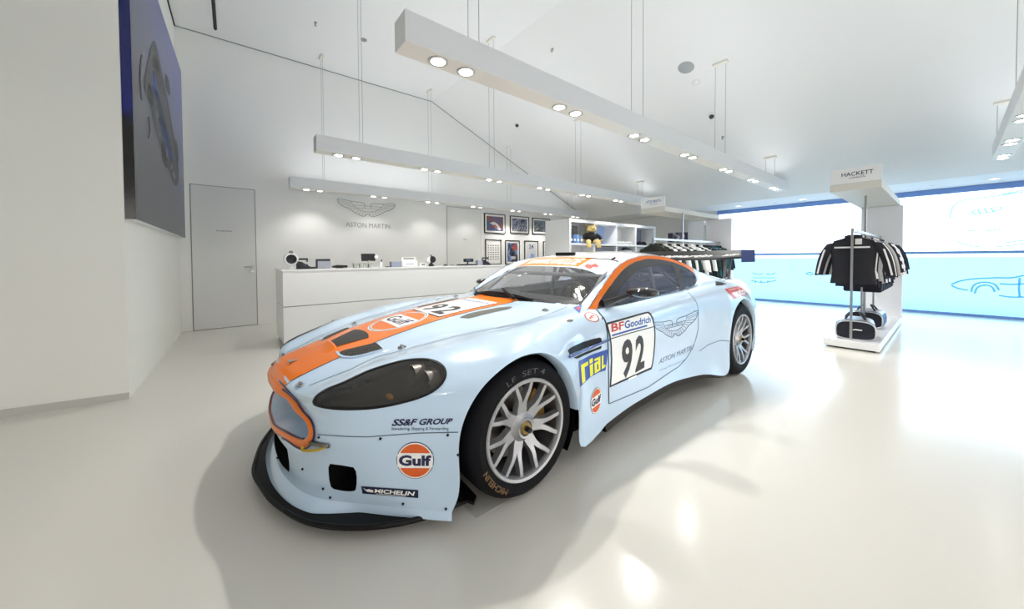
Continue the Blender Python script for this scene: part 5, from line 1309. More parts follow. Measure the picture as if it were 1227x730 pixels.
MB().box(6.475, 6.48, -4.5, 6.5, .05, 2.62).put('pane', glass('warm_fill_pane', (1, .885, .80), .03), w2)  # warm tint added to keep the fill light from turning blue
l = bpy.data.lights.new('window_portal', 'AREA'); l.shape = 'RECTANGLE'; l.size = 2.6; l.size_y = 11; l.cycles.is_portal = True
o = bpy.data.objects.new('window_portal', l); COL.objects.link(o); o.location = (6.56, 1.0, 1.35); o.rotation_euler = (0, PI/2, 0)
# outdoors: pale pavement seen below the rail
mb = MB(); mb.box(-300, 300, YW+.2, 500, -.2, -.05); mb.box(6.65, 300, -200, YW+.2, -.2, -.05); pv = mb.put('pavement', mat('pale_pavement', srgb(185, 192, 196), .8)); pv['kind'] = 'structure'
w = bpy.data.worlds.new('overcast_sky'); SC.world = w; w.use_nodes = True
bg = w.node_tree.nodes['Background']; bg.inputs[0].default_value = (.72, .86, 1.0, 1); bg.inputs[1].default_value = 3.2

l = bpy.data.lights.new('window_portal', 'AREA'); l.shape = 'RECTANGLE'; l.size = P1-P0; l.size_y = 2.3; l.cycles.is_portal = True
o = bpy.data.objects.new('window_portal', l); COL.objects.link(o); o.location = ((P0+P1)/2, YW+.15, 1.2); o.rotation_euler = (-PI/2, 0, 0)
# ---- soffit and ceiling fittings
m_dl = mat('recessed_lamp', (1, 1, 1), .4, emit=(1, .98, .95), es=4)
def recessed(u, v, lit, label):
    p = on(u, v, 2, SOF); t = thing('recessed_downlight', p[0], p[1], SOF, label, 'downlight', 'small round downlights in the soffit above the window')
    mb = MB(); mb.lathe([(.075, 0), (.077, -.006), (.06, -.008), (.055, 0)], 20); mb.put('bezel', m_house, t, smooth=True)
    mb = MB(); mb.disc((0, 0, -.003), .056, 20); mb.put('lens', m_dl if lit else m_matte, t)
for u, v, lit, lb in ((1192,214,1,'lit recessed downlight, rightmost in the soffit above the window'), (1120,222,0,'unlit recessed downlight right of the clothing stand sign'), (961.4,239,1,'lit recessed downlight left of the clothing stand sign'), (928.5,243,0,'unlit recessed downlight right of the end of the nearest light beam'), (884.7,247,1,'leftmost lit recessed downlight in the soffit')): recessed(u, v, lit, lb)
def slope_hit(u, v):
    d = ray(u, v); t = (FLAT-SLP*(CAM[1]-FOLD)-CAM[2])/(d[2]+SLP*d[1]); return CAM+t*d
RS = Matrix.Rotation(math.atan(-SLP), 4, 'X')
def ceil_thing(name, u, v, label, cat, flat=False, group=None):
    p = on(u, v, 2, FLAT) if flat else slope_hit(u, v)
    t = empty(name, tuple(p), label, cat, group)
    if not flat: t.rotation_euler = (math.atan(-SLP), 0, 0)
    return t
t = ceil_thing('ceiling_speaker', 822, 81, 'round grey loudspeaker grille in the sloping ceiling', 'speaker')
mb = MB(); mb.lathe([(0, -.010), (.10, -.010), (.112, -.004), (.115, 0)], 32); mb.put('grille', mat('speaker_grey', srgb(160, 163, 165), .6), t, smooth=True)
t = ceil_thing('smoke_detector', 834, 99, 'small white smoke detector below the round ceiling speaker', 'smoke detector')
mb = MB(); mb.lathe([(0, -.045), (.03, -.043), (.045, -.025), (.055, -.02), (.06, 0)], 24); mb.put('detector_body', m_house, t, smooth=True)
for u, v, lb in ((853, 138, 'black dome camera on the sloping ceiling right of the nearest light beam cables'), (620, 149, 'black dome camera on the sloping ceiling seen between two light beams')):
    t = ceil_thing('dome_camera', u, v, lb, 'camera', group='black dome cameras on the ceiling')
    mb = MB(); mb.lathe([(.0, -.02), (.05, -.02), (.058, -.01), (.058, 0)], 24); mb.put('base', m_house, t, smooth=True)
    mb = MB(); mb.sphere((0, 0, -.03), .042, 16, 10); mb.put('dome', M_['gloss_black'], t, smooth=True)
for u, v, fl, lb in ((866, 164, False, 'tiny sprinkler head on the sloping ceiling under the dome camera'), (378, 27, True, 'tiny sprinkler head on the flat ceiling near the top of the picture'), (662, 59, False, 'tiny sprinkler head on the sloping ceiling above the nearest light beam')):
    t = ceil_thing('sprinkler_head', u, v, lb, 'sprinkler', fl, 'ceiling sprinkler heads')
    mb = MB(); mb.lathe([(0, -.05), (.02, -.05), (.02, -.046), (.008, -.044), (.008, -.01), (.022, -.006), (.024, 0)], 12); mb.put('nozzle', m_steel, t, smooth=True)
t = ceil_thing('ceiling_sensor', 436, 47.5, 'small flat grey sensor disc on the flat ceiling', 'sensor', True)
MB().lathe([(0, -.014), (.045, -.012), (.05, 0)], 20).put('sensor_body', m_grey, t, smooth=True)

# ---- big picture on the left return wall
m_side = bpy.data.materials.new('glossy_edge_reflection'); m_side.use_nodes = True  # ramp paints the black and blue reflection of the glossy edge
nt = m_side.node_tree; b = nt.nodes['Principled BSDF']; b.inputs['Roughness'].default_value = .15
tc = nt.nodes.new('ShaderNodeTexCoord'); sx = nt.nodes.new('ShaderNodeSeparateXYZ'); cr = nt.nodes.new('ShaderNodeValToRGB'); mr = nt.nodes.new('ShaderNodeMapRange')
nz = nt.nodes.new('ShaderNodeTexNoise'); nz.inputs['Scale'].default_value = 9; ad = nt.nodes.new('ShaderNodeMath'); ad.operation = 'MULTIPLY_ADD'; ad.inputs[1].default_value = .25
nt.links.new(tc.outputs['Object'], sx.inputs[0]); nt.links.new(tc.outputs['Object'], nz.inputs['Vector']); nt.links.new(nz.outputs['Fac'], ad.inputs[0]); nt.links.new(sx.outputs['Z'], ad.inputs[2])
mr.inputs[1].default_value = 1.48; mr.inputs[2].default_value = 4.0; nt.links.new(ad.outputs[0], mr.inputs[0]); nt.links.new(mr.outputs[0], cr.inputs[0])
e = cr.color_ramp.elements; e[0].position = .36; e[0].color = (.008, .008, .008, 1); e[1].position = .42; e[1].color = (*srgb(22, 32, 110), 1)
x = e.new(.7); x.color = (*srgb(20, 30, 95), 1); x = e.new(1); x.color = (*srgb(14, 20, 60), 1)
nt.links.new(cr.outputs[0], b.inputs['Base Color'])
XA, XB = -2.035, -5.20
def pf(x, e=0): return -1.675+(x-XA)/(XB-XA)*.085+e          # face plane
m_face = bpy.data.materials.new('wall_print'); m_face.use_nodes = True
nt = m_face.node_tree; b = nt.nodes['Principled BSDF']; b.inputs['Roughness'].default_value = .28
tc = nt.nodes.new('ShaderNodeTexCoord'); sx = nt.nodes.new('ShaderNodeSeparateXYZ'); mr = nt.nodes.new('ShaderNodeMapRange'); cr = nt.nodes.new('ShaderNodeValToRGB')
nz = nt.nodes.new('ShaderNodeTexNoise'); nz.inputs['Scale'].default_value = 2.5; nz.inputs['Detail'].default_value = 5; ad = nt.nodes.new('ShaderNodeMath'); ad.operation = 'MULTIPLY_ADD'; ad.inputs[1].default_value = .5
nt.links.new(tc.outputs['Object'], sx.inputs[0]); nt.links.new(tc.outputs['Object'], nz.inputs['Vector']); nt.links.new(nz.outputs['Fac'], ad.inputs[0])
ma = nt.nodes.new('ShaderNodeMath'); ma.operation = 'MULTIPLY_ADD'; ma.inputs[1].default_value = -.45; nt.links.new(sx.outputs['X'], ma.inputs[0]); nt.links.new(sx.outputs['Z'], ma.inputs[2]); nt.links.new(ma.outputs[0], ad.inputs[2])
mr.inputs[1].default_value = 2.6; mr.inputs[2].default_value = 6.2; nt.links.new(ad.outputs[0], mr.inputs[0]); nt.links.new(mr.outputs[0], cr.inputs[0])
e = cr.color_ramp.elements; e[0].position = .0; e[0].color = (*srgb(62, 62, 66), 1); e[1].position = 1; e[1].color = (*srgb(78, 92, 165), 1)
x = e.new(.35); x.color = (*srgb(72, 72, 80), 1); x = e.new(.6); x.color = (*srgb(80, 86, 120), 1)
nt.links.new(cr.outputs[0], b.inputs['Base Color'])
pic = empty('wall_picture', (-3.6, -1.66, 1.48), 'huge blue and grey picture of a racing car on the narrow wall at the left', 'picture')
mb = MB(); mb.prism([(XA, -1.738), (XA, pf(XA)), (XB, pf(XB)), (XB, -1.675)], 1.48, 4.02); 
me = mb.mesh(); me_o = put('picture_box', me, [m_matte, m_side], pic, world=True)
for p in me.polygons:
    if p.normal.x > .8: p.material_index = 1
mb = MB(); mb.add([(XA-.002, pf(XA, .002), 1.482), (XB+.002, pf(XB, .002), 1.482), (XB+.002, pf(XB, .002), 4.018), (XA-.002, pf(XA, .002), 4.018)], [(0, 1, 2, 3)]); mb.add([(XA-.002, pf(XA, .0), 1.482), (XB+.002, pf(XB, .0), 1.482), (XB+.002, pf(XB, .0), 4.018), (XA-.002, pf(XA, .0), 4.018)], [(3, 2, 1, 0)])
mb.put('picture_face', m_face, pic, world=True)
def pic_shape(pts, m, nm, e=.004):
    P = []
    for u, v in pts:
        # intersect with the face plane
        d = ray(u, v); n_ = np.array([.085/(XB-XA)*-1, 1, 0]); p0 = np.array([XA, -1.675+e, 0]); t = np.dot(p0-CAM, n_)/np.dot(d, n_); P.append(CAM+t*d)
    return P
def pic_poly(pts, m, nm):
    from mathutils.geometry import tessellate_polygon
    P = pic_shape(pts, m, nm); P = spline([tuple(p) for p in P]+[tuple(P[0])], 3)[:-1]
    tr = tessellate_polygon([[Vector((p[0], p[2], 0)) for p in P]]); put(nm, me_from(P, tr), m, pic, world=True)
pic_poly([(181,55),(186,50),(192,75),(197,100),(203,130),(208,160),(213,190),(214,215),(209,222),(202,205),(196,190),(189,165),(183,140),(178,118),(173,105),(176,80)], mat('print_car_body', srgb(66, 66, 74), .4), 'printed_car')
pic_poly([(182,84),(185,90),(189,108),(194,128),(199,150),(204,172),(207,190),(204,192),(199,176),(193,155),(188,132),(184,110)], mat('print_blue', srgb(70, 110, 190), .4), 'printed_stripe')
pic_poly([(186,62),(190,78),(193,94),(189,96),(184,80)], mat('print_cockpit', srgb(36, 36, 44), .3), 'printed_cockpit')
for c in ([(178,98),(182,106),(184,124),(181,128),(177,114)], [(198,88),(202,96),(204,112),(201,112),(198,100)], [(194,170),(198,178),(201,198),(198,200),(194,186)], [(210,166),(213,176),(214,194),(211,190)]):
    pic_poly(c, mat('print_wheel', srgb(40, 40, 44), .4), 'printed_wheel')
for c in ([(184,62),(186,64),(184,84),(182.5,84)], [(188,128),(190,130),(190,142),(188,138)], [(199,178),(200.5,180),(200.8,189),(199.4,186)], [(205,196),(206.5,197),(206.3,203),(205,201)], [(186.5,120),(188,122),(192,140),(190.8,139)], [(207,205),(208.5,207),(210,214),(208.8,214)]):
    pic_poly(c, mat('print_highlight', srgb(190, 188, 180), .5), 'printed_highlight')
for c in ([(190,85),(196,105),(203,140),(210,180),(213,205)], [(170,66),(168,90),(170,120)], [(178,140),(180,155),(178,165)]):
    P = pic_shape(c, None, None, .005); MB().tube(spline([tuple(p) for p in P], 5), .006, 4).put('printed_line', mat('print_line', srgb(120, 118, 122), .5), pic, world=True)

# ---- framed photographs on the back wall
m_fr = mat('black_picture_frame', (.02, .018, .016), .35); m_mat = mat('passe_partout', srgb(235, 233, 228), .7)
def art(name, cols, scale, seed):
    m = bpy.data.materials.new(name); m.use_nodes = True; nt = m.node_tree; b = nt.nodes['Principled BSDF']; b.inputs['Roughness'].default_value = .3
    tc = nt.nodes.new('ShaderNodeTexCoord'); mp = nt.nodes.new('ShaderNodeMapping'); mp.inputs['Location'].default_value = (seed, seed*2.3, seed*.7)
    n1 = nt.nodes.new('ShaderNodeTexNoise'); n1.inputs['Scale'].default_value = scale; n1.inputs['Detail'].default_value = 3; n1.inputs['Distortion'].default_value = 1.2
    cr = nt.nodes.new('ShaderNodeValToRGB'); cr.color_ramp.interpolation = 'CONSTANT' if len(cols) > 3 else 'LINEAR'
    nt.links.new(tc.outputs['Object'], mp.inputs[0]); nt.links.new(mp.outputs[0], n1.inputs['Vector']); nt.links.new(n1.outputs['Fac'], cr.inputs[0]); nt.links.new(cr.outputs[0], b.inputs['Base Color'])
    e = cr.color_ramp.elements; e[0].position = .0; e[0].color = (*cols[0], 1); e[1].position = .68; e[1].color = (*cols[-1], 1)
    for i, c in enumerate(cols[1:-1]): q = e.new(.36+.28*i/max(1, len(cols)-2)); q.color = (*c, 1)
    return m
def wall_px(u, v): p = on(u, v, 0, WX+.02); return p[1], p[2]
def framed(u0, v0, u1, v1, label, cat_mat, margin=.07, extra=None):
    y0, z1 = wall_px(u0, v0); y1, z0 = wall_px(u1, v1)
    t = empty('framed_picture', (WX+.01, (y0+y1)/2, z0), label, 'picture', 'framed pictures on the back wall')
    mb = MB()
    for (a, b_, c, d) in ((y0, y1, z1-.022, z1), (y0, y1, z0, z0+.022), (y0, y0+.022, z0, z1), (y1-.022, y1, z0, z1)): mb.box(WX+.001, WX+.028, a, b_, c, d)
    mb.put('frame', m_fr, t, world=True)
    MB().box(WX+.002, WX+.014, y0+.02, y1-.02, z0+.02, z1-.02).put('mount', m_mat, t, world=True)
    pr = MB().box(WX+.0142, WX+.016, y0+margin, y1-margin, z0+margin, z1-margin).put('print', cat_mat, t, world=True)
    if extra: extra(t, y0, y1, z0, z1)
    return t
R = srgb
def bars(t, y0, y1, z0, z1):
    mb = MB()
    for i in range(6): mb.prism([(y0+.12+i*.09, z0+.09), (y0+.15+i*.09, z0+.09), (y0+.22+i*.085, z0+.19), (y0+.20+i*.085, z0+.19)], WX+.0162, WX+.018, 'YZ')
    mb.put('printed_road', mat('road_white', R(205, 205, 205), .5), t, world=True)
def carblob(t, y0, y1, z0, z1):
    w_, h = y1-y0, z1-z0; f = lambda a, b: (y0+a*w_, z0+b*h)
    MB().prism([f(.25,.52), f(.38,.45), f(.70,.15), f(.80,.22), f(.62,.50), f(.45,.60)], WX+.0162, WX+.0175, 'YZ').put('printed_car', mat('printed_white', R(215, 210, 208), .5), t, world=True)
    MB().prism([f(.42,.42), f(.50,.35), f(.62,.27), f(.60,.36), f(.48,.46)], WX+.0176, WX+.018, 'YZ').put('printed_flash', mat('printed_red', R(175, 60, 50), .5), t, world=True)
framed(580.3, 255.2, 605.6, 280.5, 'black framed red and blue racing picture, upper row leftmost', art('print_red_blue', [R(45, 48, 70), R(125, 78, 74), R(78, 92, 135), R(120, 130, 160)], 5, 1), extra=carblob)
framed(611.2, 258.3, 634, 280.8, 'black framed grey street race picture, second in the upper row', art('print_street', [R(30, 32, 50), R(90, 95, 120), R(150, 150, 165), R(60, 62, 85)], 7, 3), extra=bars)
framed(637.9, 260.8, 659, 281.5, 'black framed dark picture half hidden behind the shelf unit, upper row', art('print_dark', [R(25, 28, 40), R(85, 88, 75), R(120, 130, 150), R(50, 55, 80)], 6, 5))
def grid_(t, y0, y1, z0, z1):
    mb = MB()
    for j in range(7):
        for i in range(5): yy = y0+.10+i*(y1-y0-.20)/4; zz = z1-.16-j*(z1-z0-.28)/6.4; mb.box(WX+.0162, WX+.0175, yy-.02, yy+.02, zz-.010, zz+.012)
    mb.put('printed_rows', mat('print_ink', R(60, 58, 58), .6), t, world=True)
framed(581.5, 286.8, 600.7, 317.0, 'black framed white sheet with rows of small car drawings, lower row', mat('print_white', R(238, 237, 234), .6), extra=grid_)
def pits(t, y0, y1, z0, z1):
    w_, h = y1-y0, z1-z0; f = lambda a, b: (y0+a*w_, z0+b*h)
    MB().prism([f(.5,.75), f(.72,.88), f(.84,.62), f(.58,.55)], WX+.0162, WX+.0172, 'YZ').put('printed_flag', mat('flag_red', R(165, 75, 62), .5), t, world=True)
    MB().prism([f(.38,.20), f(.70,.22), f(.72,.32), f(.40,.34)], WX+.0162, WX+.0172, 'YZ').put('printed_car', mat('print_pale2', R(190, 190, 195), .5), t, world=True)
framed(605.5, 287.8, 622.8, 316.6, 'black framed blue and black pit scene picture in the lower row', art('print_blue_black', [R(25, 26, 32), R(70, 72, 85), R(110, 140, 190), R(140, 135, 130)], 5, 8), extra=pits)
def n24(t, y0, y1, z0, z1):
    w_, h = y1-y0, z1-z0
    V, Fc = text_mesh('24', bold=.01); V = fit(V, y0+.32*w_, z0+.66*h, y0+.66*w_, z0+.84*h); put('printed_number', me_from([(WX+.0175, a, b) for a, b in V], Fc), mat('num_grey', R(70, 72, 75), .6), t, world=True)
    MB().prism([(y0+.3*w_, z0+.12*h), (y0+.8*w_, z0+.14*h), (y0+.7*w_, z0+.42*h), (y0+.5*w_, z0+.46*h)], WX+.0162, WX+.0172, 'YZ').put('printed_glow', mat('print_blue3', R(150, 175, 225), .6), t, world=True)
framed(628.5, 288.4, 644.9, 316.0, 'black framed pale poster with a large 24 in the lower row', art('print_pale', [R(150, 155, 165), R(205, 208, 212), R(215, 216, 218)], 4, 2), extra=n24)
framed(651, 289.3, 664, 315, 'black framed picture almost wholly hidden behind the shelf unit, lower row', art('print_hidden', [R(60, 62, 70), R(150, 150, 150), R(200, 200, 200)], 4, 6))

# ---- shelf unit
SX0, SX1 = -3.74, -3.0
sh_u = empty('shelf_unit', (-3.37, 6.5, 0), 'white open shelf unit with square compartments behind the car roof', 'shelf')
ysd = [4.74, 5.575, 6.45, 7.30, 8.20]; zsd = [.0, .46, .94, 1.44, 1.95]
mb = MB(); mb.box(SX0, SX1, 4.70, 4.76, 0, 1.99); mb.put('end_panel', m_matte, sh_u, world=True); mb = MB(); mb.box(SX0, SX1, 8.18, 8.30, 0, 1.99); mb.put('end_panel', m_matte, sh_u, world=True)
for y in ysd[1:-1]: MB().box(SX0+.02, SX1-.001, y-.02, y+.02, .04, 1.95).put('divider', m_matte, sh_u, world=True)
for z in zsd[1:-1]: MB().box(SX0+.02, SX1-.003, 4.76, 8.18, z-.02, z+.02).put('shelf_board', m_matte, sh_u, world=True)
MB().box(SX0, SX1, 4.76, 8.18, 1.925, 1.99).put('top_board', m_matte, sh_u, world=True); MB().box(SX0, SX1, 4.76, 8.18, 0, .06).put('plinth', m_matte, sh_u, world=True)
MB().box(-3.42, -3.40, 4.76, 8.18, .06, 1.925).put('back_panel', m_matte, sh_u, world=True)
MB().box(-3.40, -3.36, 5.60, 6.425, 1.465, 1.92).put('blue_light_back', mat('pale_blue_light', srgb(165, 190, 232), .5), sh_u, world=True)  # bluish light in the compartment, painted on as a panel
MB().box(-3.40, -3.38, 7.325, 8.175, 1.465, 1.92).put('grey_back', mat('grey_panel', srgb(140, 145, 165), .6), sh_u, world=True)
SZ = 1.461
t = thing('gift_box', -3.12, 4.92, SZ, 'dark box standing on blue packs at the left of the top shelf', 'box'); MB().box(-.05, .05, -.10, .14, .20, .39, bev=.004).put('carton', mat('dark_carton', srgb(60, 58, 60), .5), t)
MB().box(-.051, -.049, -.05, .05, .25, .3).put('print', m_grey, t)
for i, (yy, c) in enumerate(((-.08, (60, 75, 120)), (.02, (90, 125, 175)), (.12, (120, 160, 210)), (.22, (95, 120, 150)))):
    t = thing('model_car_box', -3.12+.01*i, 4.92+yy, SZ, ('dark blue', 'mid blue', 'light blue', 'greyish blue')[i]+' model car box beside its neighbours under the dark box', 'box', 'small blue boxes on the top shelf')
    MB().box(-.06, .06, -.045, .045, 0, .19-.02*(i == 3), bev=.004).put('carton', mat('blue_carton%d' % i, srgb(*c), .4), t); MB().box(.061, .063, -.03, .03, .05, .10).put('print', m_white, t)
# bear
fur = mat('golden_fur', srgb(214, 190, 130), .9, noise=(90, .25), bump=.4)
t = thing('teddy_bear', -3.06, 5.52, SZ, 'golden teddy bear in a black jumper sitting on the edge of the top shelf', 'teddy bear', rz=-.55); t.scale = (1.15, 1.3, 1.05)
mb = MB(); mb.sphere((0, 0, .32), .095, 18, 12, sc=(.95, 1.05, .9)); mb.sphere((.075, 0, .30), .042, 12, 8); mb.sphere((0, -.085, .40), .032, 12, 8, sc=(.6, 1, 1)); mb.sphere((0, .085, .40), .032, 12, 8, sc=(.6, 1, 1)); mb.put('head', fur, t, smooth=True, weld=False)
mb = MB(); mb.sphere((0, 0, .14), .11, 18, 12, sc=(.85, 1, 1.1)); mb.put('jumper', mat('black_knit', (.012, .012, .013), .9), t, smooth=True)
for s in (-1, 1):
    mb = MB(); mb.tube([(0, s*.08, .20), (.04, s*.14, .15), (.06, s*.17, .09)], [.045, .04, .03], 10); mb.put('sleeve', mat('black_knit_sleeve', (.012, .012, .013), .9), t, smooth=True)
    MB().sphere((.065, s*.175, .075), .03, 12, 8).put('paw', fur, t, smooth=True)
    mb = MB(); mb.tube([(.04, s*.06, .05), (.12, s*.09, .035), (.16, s*.09, -.03), (.16, s*.09, -.09)], [.05, .045, .04, .04], 10); mb.put('leg', fur, t, smooth=True)
mb = MB(); mb.sphere((.088, -.03, .34), .010, 8, 6); mb.sphere((.088, .03, .34), .010, 8, 6); mb.sphere((.117, 0, .31), .014, 8, 6); mb.put('face', m_blk, t, smooth=True, weld=False)
V, Fc = text_mesh('AMR'); V = fit(V, -.035, .13, .035, .16)
# folded shirts, caps
for i in range(4):
    t = thing('folded_shirt', -3.16, 6.68+.15*i, SZ, ('leftmost', 'second', 'third', 'rightmost')[i]+' of the folded white shirts on the top shelf', 'shirt', 'folded white shirts on the top shelf')
    mb = MB(); 
    for k in range(2): mb.box(-.12, .12, -.07, .07, .035*k, .035*k+.036-.006, bev=.012)
    mb.put('fold', m_white, t, weld=False); MB().box(-.02, .10, -.03, .03, .068, .085, bev=.006).put('collar', m_white, t)
for i in range(3):
    t = thing('cap', -3.14, 7.50+.19*i, SZ, ('left', 'middle', 'right')[i]+' dark baseball cap in the grey compartment of the top shelf', 'cap', 'dark caps on the top shelf')
    capm = mat('navy_cap%d' % i, srgb(22, 24, 34), .8); mb = MB(); mb.lathe([(.085, 0), (.088, .03), (.075, .075), (.04, .10), (0, .108)], 20); mb.put('crown', capm, t, smooth=True)
    mb = MB(); mb.prism([(.05,-.07),(.12,-.055),(.15,0),(.12,.055),(.05,.07)], .0, .010, 'XY'); mb.put('peak', capm, t)
t = thing('storage_box', -3.16, 6.0, .961, 'dark grey storage box on the second shelf under the blue compartment', 'box'); MB().box(-.14, .14, -.39, .40, 0, .40, bev=.01).put('box_body', mat('grey_box', srgb(105, 108, 115), .6), t); MB().box(-.145, .145, -.395, .405, .40, .44, bev=.008).put('lid', mat('grey_lid', srgb(120, 122, 128), .6), t)
t = thing('model_car', -3.12, 7.02, .961, 'small dark model car in the third compartment of the second shelf', 'model car'); MB().box(-.07, .07, -.16, .16, .0, .36, bev=.01).put('plinth', m_matte, t); mb = MB(); mb.prism([(-.14,.36),(.14,.36),(.14,.385),(.06,.40),(.02,.43),(-.05,.43),(-.09,.40),(-.14,.395)], -.05, .05, 'YZ'); mb.put('body', m_blk, t)
# ---- far poster, far cabinet
t = empty('framed_poster', (-2.95, YW-.06, 1.25), 'wide pale framed poster on the far wall behind the clothes rail', 'poster')
MB().box(-3.42, -2.48, YW-.085, YW-.051, 1.20, 2.02).put('frame', m_matte, t, world=True); MB().box(-3.38, -2.52, YW-.088, YW-.086, 1.24, 1.98).put('mount', m_mat, t, world=True)
pm = art('print_purple', [R(30, 28, 50), R(120, 118, 145), R(215, 215, 225), R(80, 78, 110)], 5, 11)
MB().box(-3.30, -2.60, YW-.092, YW-.089, 1.58, 1.88).put('print', pm, t, world=True)
for (a, b_) in ((-3.30, -3.15), (-2.78, -2.60)): MB().box(a, b_, YW-.094, YW-.092, 1.60, 1.86).put('printed_crowd', mat('crowd', R(62, 58, 78), .5), t, world=True)
cb = empty('tall_cabinet', (-1.95, 9.3, 0), 'tall white cabinet with an open grey recess beside the window', 'cabinet')
MB().box(-2.46, -2.03, 9.05, 9.58, 0, 2.12).put('closed_side', m_matte, cb, world=True)
MB().box(-2.03, -1.47, 9.05, 9.58, 2.0, 2.06).put('top_board', m_matte, cb, world=True); MB().box(-1.50, -1.47, 9.05, 9.58, 0, 2.0).put('end_panel', m_matte, cb, world=True)
MB().box(-2.03, -1.50, 9.50, 9.58, .0, 2.0).put('recess_back', mat('recess_grey', srgb(205, 205, 207), .6), cb, world=True); MB().box(-2.03, -1.50, 9.05, 9.50, 0, .3).put('base', m_matte, cb, world=True)

# ---- clothes
def garment(kind, main, stripe=None, length=.68, sleeve_c=None, group=None, panel=None):
    """hangs from z=0 (rail) and faces -Y"""
    t = empty('hanging_'+kind, (0, 0, 0), 'x', 'clothing', group)
    mb = MB(); mb.tube([(0, 0, .012), (.018, 0, .02), (.02, 0, -.005), (0, 0, -.03), (0, 0, -.07)], .003, 6); mb.tube([(-.19, 0, -.125), (0, 0, -.068), (.19, 0, -.125)], .006, 6); mb.put('hanger', m_steel, t, smooth=True, weld=False)
    zs = [-.075, -.095, -.12, -.16, -.24, -.36, -.50, -length+.06, -length]; ws = [.06, .11, .175, .205, .210, .200, .192, .205, .212]; ts = [.020, .028, .034, .040, .045, .044, .045, .05, .046]
    rows = []; n = 24
    for z, w_, th in zip(zs, ws, ts):
        rows.append([(w_*math.copysign(abs(math.cos(a))**.7, math.cos(a)), th*math.copysign(abs(math.sin(a))**.8, math.sin(a))+.006*math.sin(5*a+z*9), z) for a in np.linspace(0, 2*PI, n, endpoint=False)])
    V = [p for r in rows for p in r]; Fc = [(i*n+j, i*n+(j+1) % n, (i+1)*n+(j+1) % n, (i+1)*n+j) for i in range(len(rows)-1) for j in range(n)]
    mb = MB(); mb.add(V, Fc); mb.add(rows[0], [tuple(range(n))]); mb.add(rows[-1], [tuple(range(n))]); mb.put('torso', main, t, smooth=True)
    for s in (-1, 1):
        pts = spline([(s*.185, 0, -.145), (s*.25, 0, -.25), (s*.295, .005, -.39), (s*.325, .01, -.56)], 4); V = []; m_ = len(pts)
        for i, p in enumerate(pts):
            r = .062-.020*i/(m_-1)
            for a in np.linspace(0, 2*PI, 12, endpoint=False): V.append((p[0]+r*math.cos(a), p[1]+r*.55*math.sin(a), p[2]+r*.15*math.cos(a)*s*-1))
        mb = MB(); mb.add(V, [(i*12+j, i*12+(j+1) % 12, (i+1)*12+(j+1) % 12, (i+1)*12+j) for i in range(m_-1) for j in range(12)]+[tuple(range(12)), tuple((m_-1)*12+j for j in range(12))])
        sl = mb.put('sleeve', sleeve_c or main, t, smooth=True)
        if stripe: MB().tube([(s*.25+.014*s, -.034, -.23), (s*.305, -.026, -.39), (s*.333, -.02, -.54)], .010, 6).put('sleeve_stripe', stripe, sl, smooth=True)
    mb = MB(); mb.tube([(.07*math.cos(a), .03*math.sin(a), -.07+.012*math.sin(a)) for a in np.linspace(0, 2*PI, 16, endpoint=False)], .014, 8, closed=True); mb.put('collar', main, t, smooth=True)
    if stripe: MB().box(-.17, .15, -.052, -.040, -.215, -.195, bev=.002).put('chest_stripe', stripe, t)
    if panel: MB().box(.02, .08, -.054, -.044, -.17, -.10, bev=.002).put('price_tag', m_white, t)
    return t
mk = lambda n, c: mat(n, srgb(*c), .85, noise=(60, .12))
navy = mk('navy_cloth', (22, 24, 40)); char = mk('charcoal_cloth', (34, 34, 40)); greyc = mk('grey_marl', (165, 163, 160)); whc = mk('white_cloth', (232, 232, 232)); grn = mk('racing_green_cloth', (18, 42, 42)); olive = mk('dark_olive_cloth', (42, 46, 38)); teal = mk('teal_cloth', (30, 88, 104)); midn = mk('midnight_cloth', (18, 20, 32))
def striped(name, a, b):
    m = mat(name, srgb(*a), .85); nt = m.node_tree; bb = nt.nodes['Principled BSDF']; tc = nt.nodes.new('ShaderNodeTexCoord'); wv = nt.nodes.new('ShaderNodeTexWave'); wv.bands_direction = 'Z'; wv.inputs['Scale'].default_value = 3.2
    cr = nt.nodes.new('ShaderNodeValToRGB'); cr.color_ramp.interpolation = 'CONSTANT'; cr.color_ramp.elements[0].color = (*srgb(*a), 1); cr.color_ramp.elements[1].position = .5; cr.color_ramp.elements[1].color = (*srgb(*b), 1)
    nt.links.new(tc.outputs['Object'], wv.inputs['Vector']); nt.links.new(wv.outputs['Fac'], cr.inputs[0]); nt.links.new(cr.outputs[0], bb.inputs['Base Color']); return m
rugby = striped('striped_cloth', (25, 27, 42), (235, 235, 235))
protos = {}
def place(key, mk_, x, y, z, label, rz=0, sc=1):
    if key not in protos: protos[key] = mk_(); t = protos[key]; 
    else: t = copy_tree(protos[key])
    t.location = (x, y, z); t.rotation_euler = (0, 0, rz); t['label'] = label; return t
G1 = 'clothes on the rail of the right hand stand'
rail_z = 1.448
